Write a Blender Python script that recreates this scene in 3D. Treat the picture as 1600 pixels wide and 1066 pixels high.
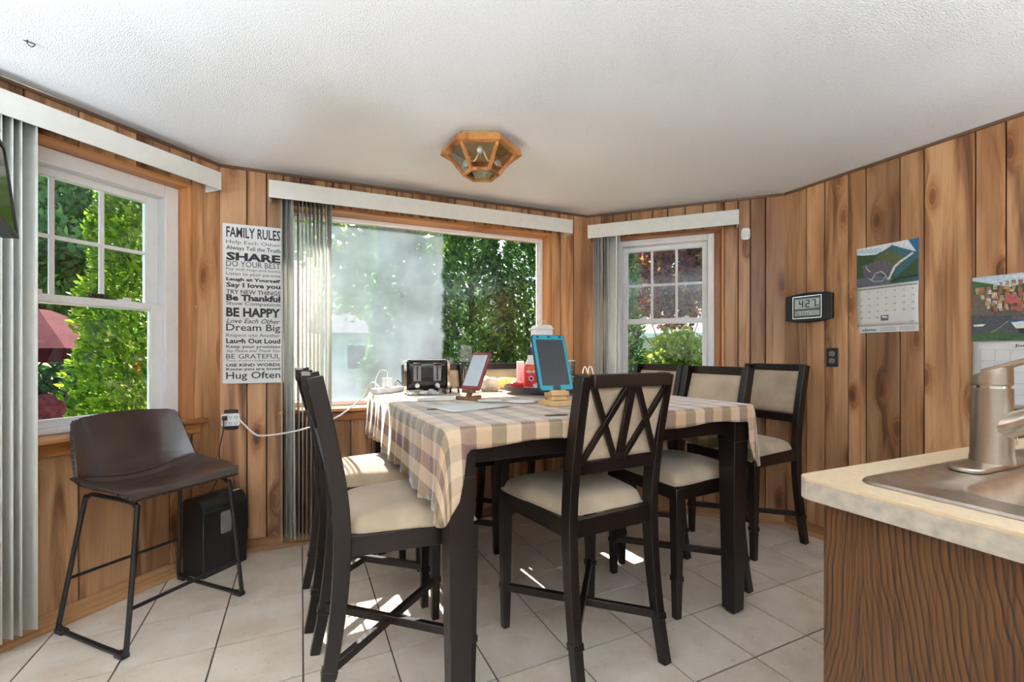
import bpy, bmesh, math, random
from math import sin, cos, pi, radians, sqrt, atan2
from mathutils import Vector, Matrix

for o in list(bpy.data.objects):
    bpy.data.objects.remove(o)
random.seed(7)
SC = bpy.context.scene
COL = SC.collection

# ------------------------------------------------------------------ camera, sky, sun, exposure
CAM_H = 1.1586
cd = bpy.data.cameras.new('camera')
cam = bpy.data.objects.new('camera', cd)
COL.objects.link(cam)
cam.location = (0, 0, CAM_H)
cam.rotation_euler = (pi / 2, 0, 0)
cd.sensor_width = 36
cd.lens = 706 / 1600 * 36
cd.shift_y = 19 / 1600
cd.clip_start = 0.02
cd.clip_end = 300
SC.camera = cam

SUN_AZ, SUN_EL = 30, 46          # degrees left of +Y, degrees above the horizon
wd = bpy.data.worlds.new('sky_world')
SC.world = wd
wd.use_nodes = True
wn = wd.node_tree.nodes
wl = wd.node_tree.links
wn.clear()
sky = wn.new('ShaderNodeTexSky')
sky.sky_type = 'NISHITA'
sky.sun_disc = False
sky.sun_elevation = radians(SUN_EL)
sky.sun_rotation = radians(-SUN_AZ)
sky.air_density = 1.0
sky.dust_density = 2.5
bg = wn.new('ShaderNodeBackground')
bg.inputs['Strength'].default_value = 0.30
wo = wn.new('ShaderNodeOutputWorld')
wl.new(sky.outputs[0], bg.inputs[0])
wl.new(bg.outputs[0], wo.inputs[0])

sl = bpy.data.lights.new('sun', 'SUN')
sl.energy = 16.0
sl.angle = radians(0.6)
sl.color = (1.0, 0.95, 0.86)
so = bpy.data.objects.new('sun', sl)
COL.objects.link(so)
sd = Vector((-sin(radians(SUN_AZ)) * cos(radians(SUN_EL)), cos(radians(SUN_AZ)) * cos(radians(SUN_EL)), sin(radians(SUN_EL))))
so.rotation_euler = sd.to_track_quat('Z', 'Y').to_euler()
so.location = sd * 30

vs = SC.view_settings
vs.view_transform = 'Standard'
vs.look = 'None'
vs.gamma = 1.0
vs.use_curve_mapping = False
vs.exposure = 0.68
FILL_POWER = 205.0                # radiance of each added fill uplighter's diffuser, out of view

# ------------------------------------------------------------------ mesh helpers
class MB:
    def __init__(s):
        s.v = []; s.f = []; s.m = []; s.uv = {}
    def add(s, vs, fs, m=0):
        b = len(s.v)
        s.v += [tuple(p) for p in vs]
        for f in fs:
            s.f.append(tuple(i + b for i in f)); s.m.append(m)
        return s
    def box(s, c, size, m=0, R=None):
        x, y, z = size[0] / 2, size[1] / 2, size[2] / 2
        P = [Vector((a * x, b * y, d * z)) for d in (-1, 1) for b in (-1, 1) for a in (-1, 1)]
        if R is not None: P = [R @ p for p in P]
        c = Vector(c)
        return s.add([p + c for p in P], [(0, 2, 3, 1), (4, 5, 7, 6), (0, 1, 5, 4), (2, 6, 7, 3), (0, 4, 6, 2), (1, 3, 7, 5)], m)
    def bx(s, x0, x1, y0, y1, z0, z1, m=0):
        return s.box(((x0 + x1) / 2, (y0 + y1) / 2, (z0 + z1) / 2), (x1 - x0, y1 - y0, z1 - z0), m)
    def tube(s, pts, r, n=8, m=0, caps=True, closed=False):
        pts = [Vector(p) for p in pts]
        N = len(pts)
        rs = r if isinstance(r, (list, tuple)) else [r] * N
        vs = []; up = None
        for i, p in enumerate(pts):
            if closed: t = pts[(i + 1) % N] - pts[i - 1]
            else: t = pts[min(i + 1, N - 1)] - pts[max(i - 1, 0)]
            t.normalize()
            if up is None:
                up = Vector((0, 0, 1)) if abs(t.z) < .9 else Vector((1, 0, 0))
            a = t.cross(up).normalized(); b = a.cross(t).normalized(); up = b
            for k in range(n):
                q = 2 * pi * k / n
                vs.append(p + (a * cos(q) + b * sin(q)) * rs[i])
        fs = []
        for i in range(N if closed else N - 1):
            j = (i + 1) % N
            for k in range(n):
                l = (k + 1) % n
                fs.append((i * n + k, i * n + l, j * n + l, j * n + k))
        if caps and not closed:
            fs.append(tuple(range(n))[::-1]); fs.append(tuple((N - 1) * n + k for k in range(n)))
        return s.add(vs, fs, m)
    def rsweep(s, pts, ws, ds, xa=(1, 0, 0), m=0):
        """sweep a rectangle: width ws along xa, depth ds across it"""
        pts = [Vector(p) for p in pts]; N = len(pts); xa = Vector(xa).normalized()
        if not isinstance(ws, (list, tuple)): ws = [ws] * N
        if not isinstance(ds, (list, tuple)): ds = [ds] * N
        vs = []
        for i, p in enumerate(pts):
            t = (pts[min(i + 1, N - 1)] - pts[max(i - 1, 0)]).normalized()
            b = xa.cross(t).normalized()
            a = t.cross(b).normalized()
            if a.dot(xa) < 0: a = -a
            for (q, w) in ((-1, -1), (1, -1), (1, 1), (-1, 1)):
                vs.append(p + a * q * ws[i] / 2 + b * w * ds[i] / 2)
        fs = [(i * 4 + k, i * 4 + (k + 1) % 4, i * 4 + 4 + (k + 1) % 4, i * 4 + 4 + k) for i in range(N - 1) for k in range(4)]
        fs += [(3, 2, 1, 0), tuple((N - 1) * 4 + k for k in range(4))]
        return s.add(vs, fs, m)
    def lathe(s, prof, n=24, c=(0, 0, 0), m=0, cap=True):
        vs = []
        for r, z in prof:
            for k in range(n):
                q = 2 * pi * k / n
                vs.append((c[0] + r * cos(q), c[1] + r * sin(q), c[2] + z))
        fs = [(i * n + k, i * n + (k + 1) % n, (i + 1) * n + (k + 1) % n, (i + 1) * n + k) for i in range(len(prof) - 1) for k in range(n)]
        if cap:
            fs.append(tuple(range(n))[::-1]); fs.append(tuple((len(prof) - 1) * n + k for k in range(n)))
        return s.add(vs, fs, m)
    def prism(s, poly, z0, z1, m=0):
        n = len(poly)
        vs = [(p[0], p[1], z0) for p in poly] + [(p[0], p[1], z1) for p in poly]
        fs = [tuple(range(n))[::-1], tuple(range(n, 2 * n))] + [(k, (k + 1) % n, n + (k + 1) % n, n + k) for k in range(n)]
        return s.add(vs, fs, m)
    def plate(s, poly, y0, y1, m=0):
        """polygon in x,z extruded along y"""
        n = len(poly)
        vs = [(p[0], y0, p[1]) for p in poly] + [(p[0], y1, p[1]) for p in poly]
        fs = [tuple(range(n)), tuple(range(n, 2 * n))[::-1]] + [((k + 1) % n, k, n + k, n + (k + 1) % n) for k in range(n)]
        return s.add(vs, fs, m)
    def grid(s, fn, nu, nv, m=0, wrap=False):
        vs = [fn(i / nu, j / nv) for j in range(nv + 1) for i in range(nu + 1)]
        fs = [(j * (nu + 1) + i, j * (nu + 1) + i + 1, (j + 1) * (nu + 1) + i + 1, (j + 1) * (nu + 1) + i) for j in range(nv) for i in range(nu)]
        return s.add(vs, fs, m)
    def data(s, name, mats):
        me = bpy.data.meshes.new(name)
        me.from_pydata(s.v, [], s.f)
        for a in (mats if isinstance(mats, (list, tuple)) else [mats]): me.materials.append(a)
        for p, k in zip(me.polygons, s.m): p.material_index = k
        me.update()
        return me
    def build(s, name, mats, parent=None, loc=(0, 0, 0), rz=0, smooth=None, bevel=None, seg=2, fix=True, rot=None):
        me = s.data(name, mats)
        if fix:
            bm = bmesh.new(); bm.from_mesh(me)
            bmesh.ops.recalc_face_normals(bm, faces=bm.faces)
            bm.to_mesh(me); bm.free()
        if smooth is not None:
            for p in me.polygons: p.use_smooth = True
            me.set_sharp_from_angle(angle=radians(smooth))
        o = bpy.data.objects.new(name, me)
        COL.objects.link(o)
        o.parent = parent
        o.location = loc
        o.rotation_euler = rot if rot is not None else (0, 0, rz)
        if bevel:
            b = o.modifiers.new('bevel', 'BEVEL'); b.width = bevel; b.segments = seg; b.limit_method = 'ANGLE'; b.angle_limit = radians(40)
            b.harden_normals = False
            if smooth is None:
                for p in me.polygons: p.use_smooth = True
                me.set_sharp_from_angle(angle=radians(30))
        return o

def tag(o, label=None, cat=None, group=None, kind=None):
    if label: o['label'] = label
    if cat: o['category'] = cat
    if group: o['group'] = group
    if kind: o['kind'] = kind
    return o

def empty(name, loc=(0, 0, 0), rz=0, label=None, cat=None, group=None, kind=None):
    o = bpy.data.objects.new(name, None)
    COL.objects.link(o)
    o.empty_display_size = .05
    o.location = loc; o.rotation_euler = (0, 0, rz)
    return tag(o, label, cat, group, kind)

def copy_tree(o, parent=None):
    c = o.copy(); COL.objects.link(c); c.parent = parent
    for ch in list(o.children): copy_tree(ch, c)
    return c

def superbox(hx, hy, hz, e=4, n=20, k=10):
    """rounded box vertices (superellipsoid) as an MB"""
    b = MB()
    def sp(x, p): return math.copysign(abs(x) ** p, x)
    def fn(u, v):
        th = -pi + 2 * pi * u; ph = -pi / 2 + pi * v
        return (hx * sp(cos(ph), 2 / e) * sp(cos(th), 2 / e), hy * sp(cos(ph), 2 / e) * sp(sin(th), 2 / e), hz * sp(sin(ph), 2 / e))
    b.grid(fn, n * 2, k * 2)
    return b

def rrect(x0, x1, y0, y1, r, n=5):
    out = []
    for cx, cy, a in ((x1 - r, y1 - r, 0), (x0 + r, y1 - r, 90), (x0 + r, y0 + r, 180), (x1 - r, y0 + r, 270)):
        for i in range(n + 1):
            q = radians(a + 90 * i / n); out.append((cx + r * cos(q), cy + r * sin(q)))
    return out

def arc(cx, cy, r, a0, a1, n=6):
    return [(cx + r * cos(radians(a0 + (a1 - a0) * i / n)), cy + r * sin(radians(a0 + (a1 - a0) * i / n))) for i in range(n + 1)]

def smooth_path(pts, n=8):
    P = [Vector(p) for p in pts]; out = []
    for i in range(len(P) - 1):
        a = P[max(i - 1, 0)]; b = P[i]; c = P[i + 1]; d = P[min(i + 2, len(P) - 1)]
        for k in range(n):
            t = k / n
            out.append(.5 * (2 * b + (c - a) * t + (2 * a - 5 * b + 4 * c - d) * t * t + (3 * b - a - 3 * c + d) * t ** 3))
    out.append(P[-1])
    return out

# ------------------------------------------------------------------ material helpers
def nodes(name):
    m = bpy.data.materials.new(name); m.use_nodes = True
    nt = m.node_tree; nt.nodes.clear()
    out = nt.nodes.new('ShaderNodeOutputMaterial')
    def N(t, **kw):
        n = nt.nodes.new('ShaderNode' + t)
        for k, v in kw.items():
            if k in n.inputs: n.inputs[k].default_value = v
            else: setattr(n, k, v)
        return n
    def L(a, b): nt.links.new(a, b)
    return m, N, L, out

def ramp(N, stops, interp='LINEAR'):
    r = N('ValToRGB'); e = r.color_ramp.elements
    r.color_ramp.interpolation = interp
    while len(e) < len(stops): e.new(.5)
    for q, (p, c) in zip(e, stops):
        q.position = p; q.color = (c[0], c[1], c[2], 1)
    return r

def simple(name, col, rough=.5, metal=0.0, var=.10, scale=25, bump=0, bscale=200, spec=.5, coat=0, sheen=0, stretch=(1, 1, 1)):
    m, N, L, out = nodes(name)
    p = N('BsdfPrincipled', Roughness=rough, Metallic=metal)
    p.inputs['Specular IOR Level'].default_value = spec
    p.inputs['Coat Weight'].default_value = coat
    p.inputs['Sheen Weight'].default_value = sheen
    tc = N('TexCoord'); mp = N('Mapping'); mp.inputs['Scale'].default_value = stretch
    L(tc.outputs['Object'], mp.inputs[0])
    nz = N('TexNoise', Scale=scale, Detail=3.0)
    L(mp.outputs[0], nz.inputs['Vector'])
    lo = [c * (1 - var) for c in col]; hi = [min(1, c * (1 + var)) for c in col]
    r = ramp(N, [(.3, lo), (.7, hi)])
    L(nz.outputs[0], r.inputs[0]); L(r.outputs[0], p.inputs['Base Color'])
    if bump:
        n2 = N('TexNoise', Scale=bscale, Detail=3.0); L(mp.outputs[0], n2.inputs['Vector'])
        b = N('Bump', Strength=bump, Distance=.01); L(n2.outputs[0], b.inputs['Height']); L(b.outputs[0], p.inputs['Normal'])
    L(p.outputs[0], out.inputs[0])
    return m

def wood(name, light, mid, dark, rough=.45, axis='Z', knots=True, grain=1.0, spread=.35, bump=.12, saw=True):
    m, N, L, out = nodes(name)
    p = N('BsdfPrincipled', Roughness=rough)
    tc = N('TexCoord'); oi = N('ObjectInfo')
    sc = N('VectorMath', operation='SCALE'); sc.inputs[0].default_value = (37.3, 19.1, 91.7); L(oi.outputs['Random'], sc.inputs['Scale'])
    ad = N('VectorMath', operation='ADD'); L(tc.outputs['Object'], ad.inputs[0]); L(sc.outputs[0], ad.inputs[1])
    vec = ad.outputs[0]
    if axis != 'Z':
        rt = N('Mapping'); rt.inputs['Rotation'].default_value = (0, pi / 2, 0) if axis == 'X' else (pi / 2, 0, 0)
        L(vec, rt.inputs[0]); vec = rt.outputs[0]
    # knots
    sk_ = N('SeparateXYZ'); L(vec, sk_.inputs[0]); ck_ = N('CombineXYZ'); L(sk_.outputs[0], ck_.inputs[0]); L(sk_.outputs[2], ck_.inputs[1])
    mk = N('Mapping'); mk.inputs['Scale'].default_value = (4.6, 1.5, 1.0); L(ck_.outputs[0], mk.inputs[0])
    wob = N('TexNoise', Scale=6.0, Detail=2.0); L(vec, wob.inputs['Vector'])
    wsc = N('VectorMath', operation='SCALE'); wsc.inputs['Scale'].default_value = .10; L(wob.outputs['Color'], wsc.inputs[0])
    wad = N('VectorMath', operation='ADD'); L(mk.outputs[0], wad.inputs[0]); L(wsc.outputs[0], wad.inputs[1])
    vo = N('TexVoronoi', Scale=1.0); vo.voronoi_dimensions = '2D'; L(wad.outputs[0], vo.inputs['Vector'])
    kn = N('MapRange'); kn.inputs['From Min'].default_value = 0.0; kn.inputs['From Max'].default_value = .23
    kn.inputs['To Min'].default_value = 1.0; kn.inputs['To Max'].default_value = 0.0
    kn.interpolation_type = 'SMOOTHSTEP'
    L(vo.outputs['Distance'], kn.inputs[0])
    # grain bends round the knots
    mg = N('Mapping'); mg.inputs['Scale'].default_value = (13 * grain, 13 * grain, .8); L(vec, mg.inputs[0])
    off = N('CombineXYZ'); kk = N('Math', operation='MULTIPLY'); kk.inputs[1].default_value = .9 if knots else 0.0
    L(kn.outputs[0], kk.inputs[0]); L(kk.outputs[0], off.inputs[0])
    a2 = N('VectorMath', operation='ADD'); L(mg.outputs[0], a2.inputs[0]); L(off.outputs[0], a2.inputs[1])
    n1 = N('TexNoise', Scale=1.0, Detail=5.0, Roughness=.55, Distortion=.9); L(a2.outputs[0], n1.inputs['Vector'])
    r1 = ramp(N, [(.32, dark), (.44, mid), (.54, light), (.66, light), (.80, mid)]); L(n1.outputs[0], r1.inputs[0])
    # fine streaks
    mf = N('Mapping'); mf.inputs['Scale'].default_value = (150, 150, 3.5); L(vec, mf.inputs[0])
    n2 = N('TexNoise', Scale=1.0, Detail=3.0); L(mf.outputs[0], n2.inputs['Vector'])
    r2 = ramp(N, [(.3, (.80, .78, .76)), (.65, (1.06, 1.05, 1.04))]); L(n2.outputs[0], r2.inputs[0])
    mx = N('MixRGB', blend_type='MULTIPLY'); mx.inputs[0].default_value = .7; L(r1.outputs[0], mx.inputs[1]); L(r2.outputs[0], mx.inputs[2])
    col = mx.outputs[0]
    # broad brown stain patches
    mb = N('Mapping'); mb.inputs['Scale'].default_value = (3.6, 3.6, .9); L(vec, mb.inputs[0])
    n3 = N('TexNoise', Scale=1.0, Detail=2.0); L(mb.outputs[0], n3.inputs['Vector'])
    r3 = ramp(N, [(.36, (.50, .40, .33)), (.55, (1.04, 1.03, 1.02))]); L(n3.outputs[0], r3.inputs[0])
    m3 = N('MixRGB', blend_type='MULTIPLY'); m3.inputs[0].default_value = .8; L(col, m3.inputs[1]); L(r3.outputs[0], m3.inputs[2]); col = m3.outputs[0]
    if knots:
        rk = ramp(N, [(0.0, (1, 1, 1)), (.45, (.78, .66, .55)), (.62, (.55, .36, .24)), (.70, (.80, .60, .42)), (.82, (.36, .20, .12)), (1.0, (.22, .12, .08))])
        L(kn.outputs[0], rk.inputs[0])
        m4 = N('MixRGB', blend_type='MULTIPLY'); m4.inputs[0].default_value = .8; L(col, m4.inputs[1]); L(rk.outputs[0], m4.inputs[2]); col = m4.outputs[0]
    hv = N('HueSaturation'); L(col, hv.inputs['Color'])
    mr = N('MapRange'); mr.inputs['To Min'].default_value = 1 - spread; mr.inputs['To Max'].default_value = 1 + spread * .55
    L(oi.outputs['Random'], mr.inputs[0]); L(mr.outputs[0], hv.inputs['Value'])
    L(hv.outputs[0], p.inputs['Base Color'])
    hgt = n2.outputs[0]
    if saw:
        ms = N('Mapping'); ms.inputs['Scale'].default_value = (12, 12, 130); L(vec, ms.inputs[0])
        n5 = N('TexNoise', Scale=1.0, Detail=1.0); L(ms.outputs[0], n5.inputs['Vector'])
        sm = N('Math', operation='ADD'); L(n2.outputs[0], sm.inputs[0]); L(n5.outputs[0], sm.inputs[1]); hgt = sm.outputs[0]
    bp = N('Bump', Strength=bump, Distance=.004); L(hgt, bp.inputs['Height']); L(bp.outputs[0], p.inputs['Normal'])
    L(p.outputs[0], out.inputs[0])
    return m

def leafmat(name, cols, trans=.45, rough=.5):
    m, N, L, out = nodes(name)
    g = N('NewGeometry')
    k = len(cols)
    r = ramp(N, [(i / (k - 1), c) for i, c in enumerate(cols)]); L(g.outputs['Random Per Island'], r.inputs[0])
    p = N('BsdfPrincipled', Roughness=rough); p.inputs['Specular IOR Level'].default_value = .3
    L(r.outputs[0], p.inputs['Base Color'])
    t = N('BsdfTranslucent'); L(r.outputs[0], t.inputs[0])
    x = N('MixShader'); x.inputs[0].default_value = trans
    L(p.outputs[0], x.inputs[1]); L(t.outputs[0], x.inputs[2]); L(x.outputs[0], out.inputs[0])
    return m

def glass(name, tint=(1, 1, 1), refl=1.0, rough=0.0):
    m, N, L, out = nodes(name)
    t = N('BsdfTransparent'); t.inputs[0].default_value = (*tint, 1)
    g = N('BsdfGlossy', Roughness=rough)
    fr = N('Fresnel', IOR=1.5)
    mu = N('Math', operation='MULTIPLY'); mu.inputs[1].default_value = refl; mu.use_clamp = True
    L(fr.outputs[0], mu.inputs[0])
    x = N('MixShader'); L(mu.outputs[0], x.inputs[0]); L(t.outputs[0], x.inputs[1]); L(g.outputs[0], x.inputs[2]); L(x.outputs[0], out.inputs[0])
    return m

def emis(name, col, s):
    m, N, L, out = nodes(name)
    e = N('Emission', Strength=s); e.inputs[0].default_value = (*col, 1); L(e.outputs[0], out.inputs[0])
    return m

# ------------------------------------------------------------------ materials
PANEL = wood('knotty_panel', (.61, .345, .172), (.455, .226, .100), (.20, .083, .034), rough=.42, spread=.30)
TRIMW = wood('orange_pine', (.60, .27, .085), (.50, .20, .055), (.36, .13, .032), rough=.38, spread=.12, saw=False)
TRIMX = wood('orange_pine_flat', (.60, .27, .085), (.50, .20, .055), (.36, .13, .032), rough=.38, axis='X', spread=.12, saw=False)
BASEW = wood('baseboard_wood', (.46, .25, .11), (.36, .18, .075), (.22, .095, .035), rough=.45, axis='X', spread=.15, saw=False, knots=False)
GROOVE = simple('dark_backing', (.035, .018, .010), .8)
CEILT = simple('brown_ceiling_strip', (.16, .085, .045), .6)

def m_ceiling():
    m, N, L, out = nodes('popcorn_ceiling')
    p = N('BsdfPrincipled', Roughness=.92); p.inputs['Base Color'].default_value = (.86, .865, .87, 1)
    p.inputs['Specular IOR Level'].default_value = .2
    tc = N('TexCoord')
    n1 = N('TexNoise', Scale=150.0, Detail=3.0, Roughness=.6); L(tc.outputs['Object'], n1.inputs['Vector'])
    v1 = N('TexVoronoi', Scale=210.0); L(tc.outputs['Object'], v1.inputs['Vector'])
    n2 = N('TexNoise', Scale=1.6, Detail=2.0); L(tc.outputs['Object'], n2.inputs['Vector'])
    r2 = ramp(N, [(.35, (.25, .25, .25)), (.65, (1, 1, 1))]); L(n2.outputs[0], r2.inputs[0])
    s = N('Math', operation='SUBTRACT'); L(n1.outputs[0], s.inputs[0]); L(v1.outputs['Distance'], s.inputs[1])
    mu = N('Math', operation='MULTIPLY'); L(s.outputs[0], mu.inputs[0]); L(r2.outputs[0], mu.inputs[1])
    b = N('Bump', Strength=.8, Distance=.004); L(mu.outputs[0], b.inputs['Height']); L(b.outputs[0], p.inputs['Normal'])
    rc = ramp(N, [(.30, (.68, .685, .69)), (.45, (.81, .815, .82))]); L(n1.outputs[0], rc.inputs[0]); L(rc.outputs[0], p.inputs['Base Color'])
    L(p.outputs[0], out.inputs[0]); return m
CEIL = m_ceiling()

def m_tile():
    m, N, L, out = nodes('beige_tile')
    p = N('BsdfPrincipled', Roughness=.36); p.inputs['Specular IOR Level'].default_value = .45
    tc = N('TexCoord'); oi = N('ObjectInfo')
    sc = N('VectorMath', operation='SCALE'); sc.inputs[0].default_value = (31, 17, 5); L(oi.outputs['Random'], sc.inputs['Scale'])
    ad = N('VectorMath', operation='ADD'); L(tc.outputs['Object'], ad.inputs[0]); L(sc.outputs[0], ad.inputs[1])
    n1 = N('TexNoise', Scale=5.0, Detail=6.0, Roughness=.62); L(ad.outputs[0], n1.inputs['Vector'])
    r1 = ramp(N, [(.32, (.61, .505, .395)), (.5, (.71, .61, .50)), (.7, (.78, .70, .60))]); L(n1.outputs[0], r1.inputs[0])
    n2 = N('TexNoise', Scale=55.0, Detail=4.0); L(ad.outputs[0], n2.inputs['Vector'])
    r2 = ramp(N, [(.26, (.62, .52, .42)), (.36, (1, 1, 1))]); L(n2.outputs[0], r2.inputs[0])
    mx = N('MixRGB', blend_type='MULTIPLY'); mx.inputs[0].default_value = .6; L(r1.outputs[0], mx.inputs[1]); L(r2.outputs[0], mx.inputs[2])
    L(mx.outputs[0], p.inputs['Base Color'])
    rr = N('MapRange'); rr.inputs['To Min'].default_value = .28; rr.inputs['To Max'].default_value = .5; L(n1.outputs[0], rr.inputs[0]); L(rr.outputs[0], p.inputs['Roughness'])
    b = N('Bump', Strength=.12, Distance=.004); L(n1.outputs[0], b.inputs['Height']); L(b.outputs[0], p.inputs['Normal'])
    L(p.outputs[0], out.inputs[0]); return m
TILE = m_tile()
GROUT = simple('tile_grout', (.10, .078, .06), .85, scale=80, var=.2)

WHITE = simple('white_vinyl', (.88, .89, .89), .35, var=.02)
OFFW = simple('cream_pvc', (.72, .72, .665), .42, var=.03)
SLATM = simple('blind_slat', (.70, .71, .655), .45, var=.04)
DRYWALL = simple('painted_wall', (.74, .70, .63), .8, var=.03)
ESP = simple('espresso_wood', (.011, .0062, .0048), .33, var=.35, scale=18, stretch=(1, 1, .15), spec=.42)
FAB = simple('tan_microfibre', (.45, .345, .235), .85, var=.16, scale=7, bump=.08, bscale=500, sheen=.25)
LEATH = simple('brown_leather', (.045, .025, .018), .32, var=.35, scale=9, bump=.08, bscale=160, coat=.35)
STITCH = simple('leather_stitch', (.030, .020, .015), .6)
BLKM = simple('black_metal', (.012, .012, .013), .38, var=.2)
BLKP = simple('black_plastic', (.014, .014, .015), .42, var=.15)
BLKG = simple('black_gloss', (.010, .010, .011), .10, var=.1)
GREYP = simple('grey_plastic', (.22, .22, .23), .4)
CHROME = simple('chrome', (.85, .85, .86), .12, metal=1.0, var=.02)
STEEL = simple('brushed_nickel', (.40, .35, .29), .30, metal=1.0, var=.03, scale=6, stretch=(1, 1, 30))
SINKM = simple('sink_steel', (.40, .34, .28), .34, metal=1.0, var=.12, scale=40)
BRASS = simple('aged_brass', (.52, .38, .18), .42, metal=.6, var=.15)
GLASS = glass('window_glass')
CLEAR = glass('clear_plastic', (.97, .975, .98), 1.4)
PANEG = glass('lamp_glass', (.98, .98, .97), .5)
BULB = simple('frosted_bulb', (.85, .85, .84), .25, var=.02)
LAMIN = simple('counter_laminate', (.55, .42, .27), .40, var=.07, scale=60)
LAMED = simple('counter_edge', (.40, .35, .28), .5, var=.18, scale=45, bump=.15, bscale=60)
PAPER = simple('paper_white', (.78, .78, .77), .7, var=.03)
PAPER2 = simple('paper_grey', (.60, .64, .60), .6, var=.06)
INK = simple('black_ink', (.018, .018, .020), .6)
INKG = simple('grey_ink', (.22, .22, .23), .7)
TEAL = simple('teal_rubber', (.006, .29, .38), .45, var=.08)
NAVY = simple('dark_navy_rubber', (.012, .022, .040), .5)
SCREEN = simple('dark_screen', (.022, .022, .026), .35, var=.3, scale=200)
LITSCR = simple('pale_screen', (.52, .60, .64), .12, var=.05)
MAROON = simple('maroon_case', (.23, .045, .06), .45, var=.1)
WALNUT = simple('stand_walnut', (.20, .105, .05), .5, var=.3, scale=30)
PINE = simple('stand_pine', (.62, .40, .18), .55, var=.15, scale=30)
RED = simple('red_label', (.62, .03, .03), .35, var=.15)
ORANGE = simple('orange_label', (.80, .16, .02), .4, var=.15)
YELL = simple('yellow_pack', (.80, .66, .18), .4, var=.1)
FOIL = simple('foil_bag', (.72, .71, .68), .28, metal=.7, var=.2, scale=60)
LCD = simple('lcd_green_grey', (.50, .60, .57), .3, var=.04)
TEALINK = simple('teal_ink', (.01, .20, .25), .6)
GROUNDM = simple('lawn', (.06, .12, .025), .9, var=.45, scale=6)
BRICK = simple('brick_red', (.20, .10, .08), .85, var=.3)
ROOF = simple('grey_shingle', (.10, .092, .10), .9, var=.25, scale=14)
PINKROOF = simple('weathered_roof', (.46, .38, .35), .9, var=.15, scale=14)
SIDING = simple('white_siding', (.70, .73, .78), .7, var=.05)
CANVAS = simple('maroon_canvas', (.075, .010, .016), .9, var=.2, scale=4, spec=.05)
CUSH = simple('red_cushion', (.22, .025, .028), .8, var=.6, scale=14)
BARK = simple('bark', (.075, .05, .035), .9, var=.4, stretch=(1, 1, .2))
G_ARB = leafmat('arborvitae_bright', [(.05, .13, .012), (.13, .27, .02), (.26, .42, .03), (.42, .56, .05)], .5)
G_HED = leafmat('arborvitae_dark', [(.02, .06, .015), (.05, .14, .028), (.10, .25, .04), (.20, .38, .06)], .5)
G_TREE = leafmat('broadleaf_green', [(.05, .14, .04), (.08, .24, .06), (.14, .34, .09), (.30, .50, .12)], .5)
G_YEL = leafmat('yellow_green_leaf', [(.16, .28, .03), (.32, .46, .05), (.52, .60, .10)], .5)
G_MAP = leafmat('purple_maple_leaf', [(.06, .015, .03), (.14, .03, .05), (.24, .05, .05), (.36, .10, .03), (.30, .22, .05)], .5)

def m_cloth():
    m, N, L, out = nodes('plaid_cloth')
    p = N('BsdfPrincipled', Roughness=.6); p.inputs['Sheen Weight'].default_value = .9; p.inputs['Sheen Roughness'].default_value = .35
    uv = N('UVMap'); sx = N('SeparateXYZ'); L(uv.outputs[0], sx.inputs[0])
    def stripes(o, cols):
        d = N('Math', operation='DIVIDE'); d.inputs[1].default_value = .212; L(o, d.inputs[0])
        f = N('Math', operation='FRACT'); L(d.outputs[0], f.inputs[0])
        r = ramp(N, [(i / 4, c) for i, c in enumerate(cols)], 'CONSTANT'); L(f.outputs[0], r.inputs[0]); return r.outputs[0]
    tan = (.66, .46, .29); plum = (.25, .145, .115); olive = (.23, .18, .11); tan2 = (.70, .53, .36)
    a = stripes(sx.outputs[0], [plum, tan, olive, tan2])
    b = stripes(sx.outputs[1], [tan2, plum, tan, olive])
    mx = N('MixRGB', blend_type='MIX'); mx.inputs[0].default_value = .30; L(a, mx.inputs[1]); L(b, mx.inputs[2])
    mp = N('Mapping'); mp.inputs['Scale'].default_value = (900, 900, 900); L(uv.outputs[0], mp.inputs[0])
    wv = N('TexNoise', Scale=1.0, Detail=2.0); L(mp.outputs[0], wv.inputs['Vector'])
    r = ramp(N, [(.3, (.84, .84, .84)), (.7, (1.08, 1.08, 1.08))]); L(wv.outputs[0], r.inputs[0])
    m2 = N('MixRGB', blend_type='MULTIPLY'); m2.inputs[0].default_value = 1; L(mx.outputs[0], m2.inputs[1]); L(r.outputs[0], m2.inputs[2])
    L(m2.outputs[0], p.inputs['Base Color'])
    tc = N('TexCoord'); n2 = N('TexNoise', Scale=14.0, Detail=4.0); L(tc.outputs['Object'], n2.inputs['Vector'])
    bp = N('Bump', Strength=.35, Distance=.012); L(n2.outputs[0], bp.inputs['Height']); L(bp.outputs[0], p.inputs['Normal'])
    t = N('BsdfTranslucent'); L(m2.outputs[0], t.inputs[0])
    x = N('MixShader'); x.inputs[0].default_value = .15; L(p.outputs[0], x.inputs[1]); L(t.outputs[0], x.inputs[2]); L(x.outputs[0], out.inputs[0])
    return m
CLOTH = m_cloth()

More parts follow.
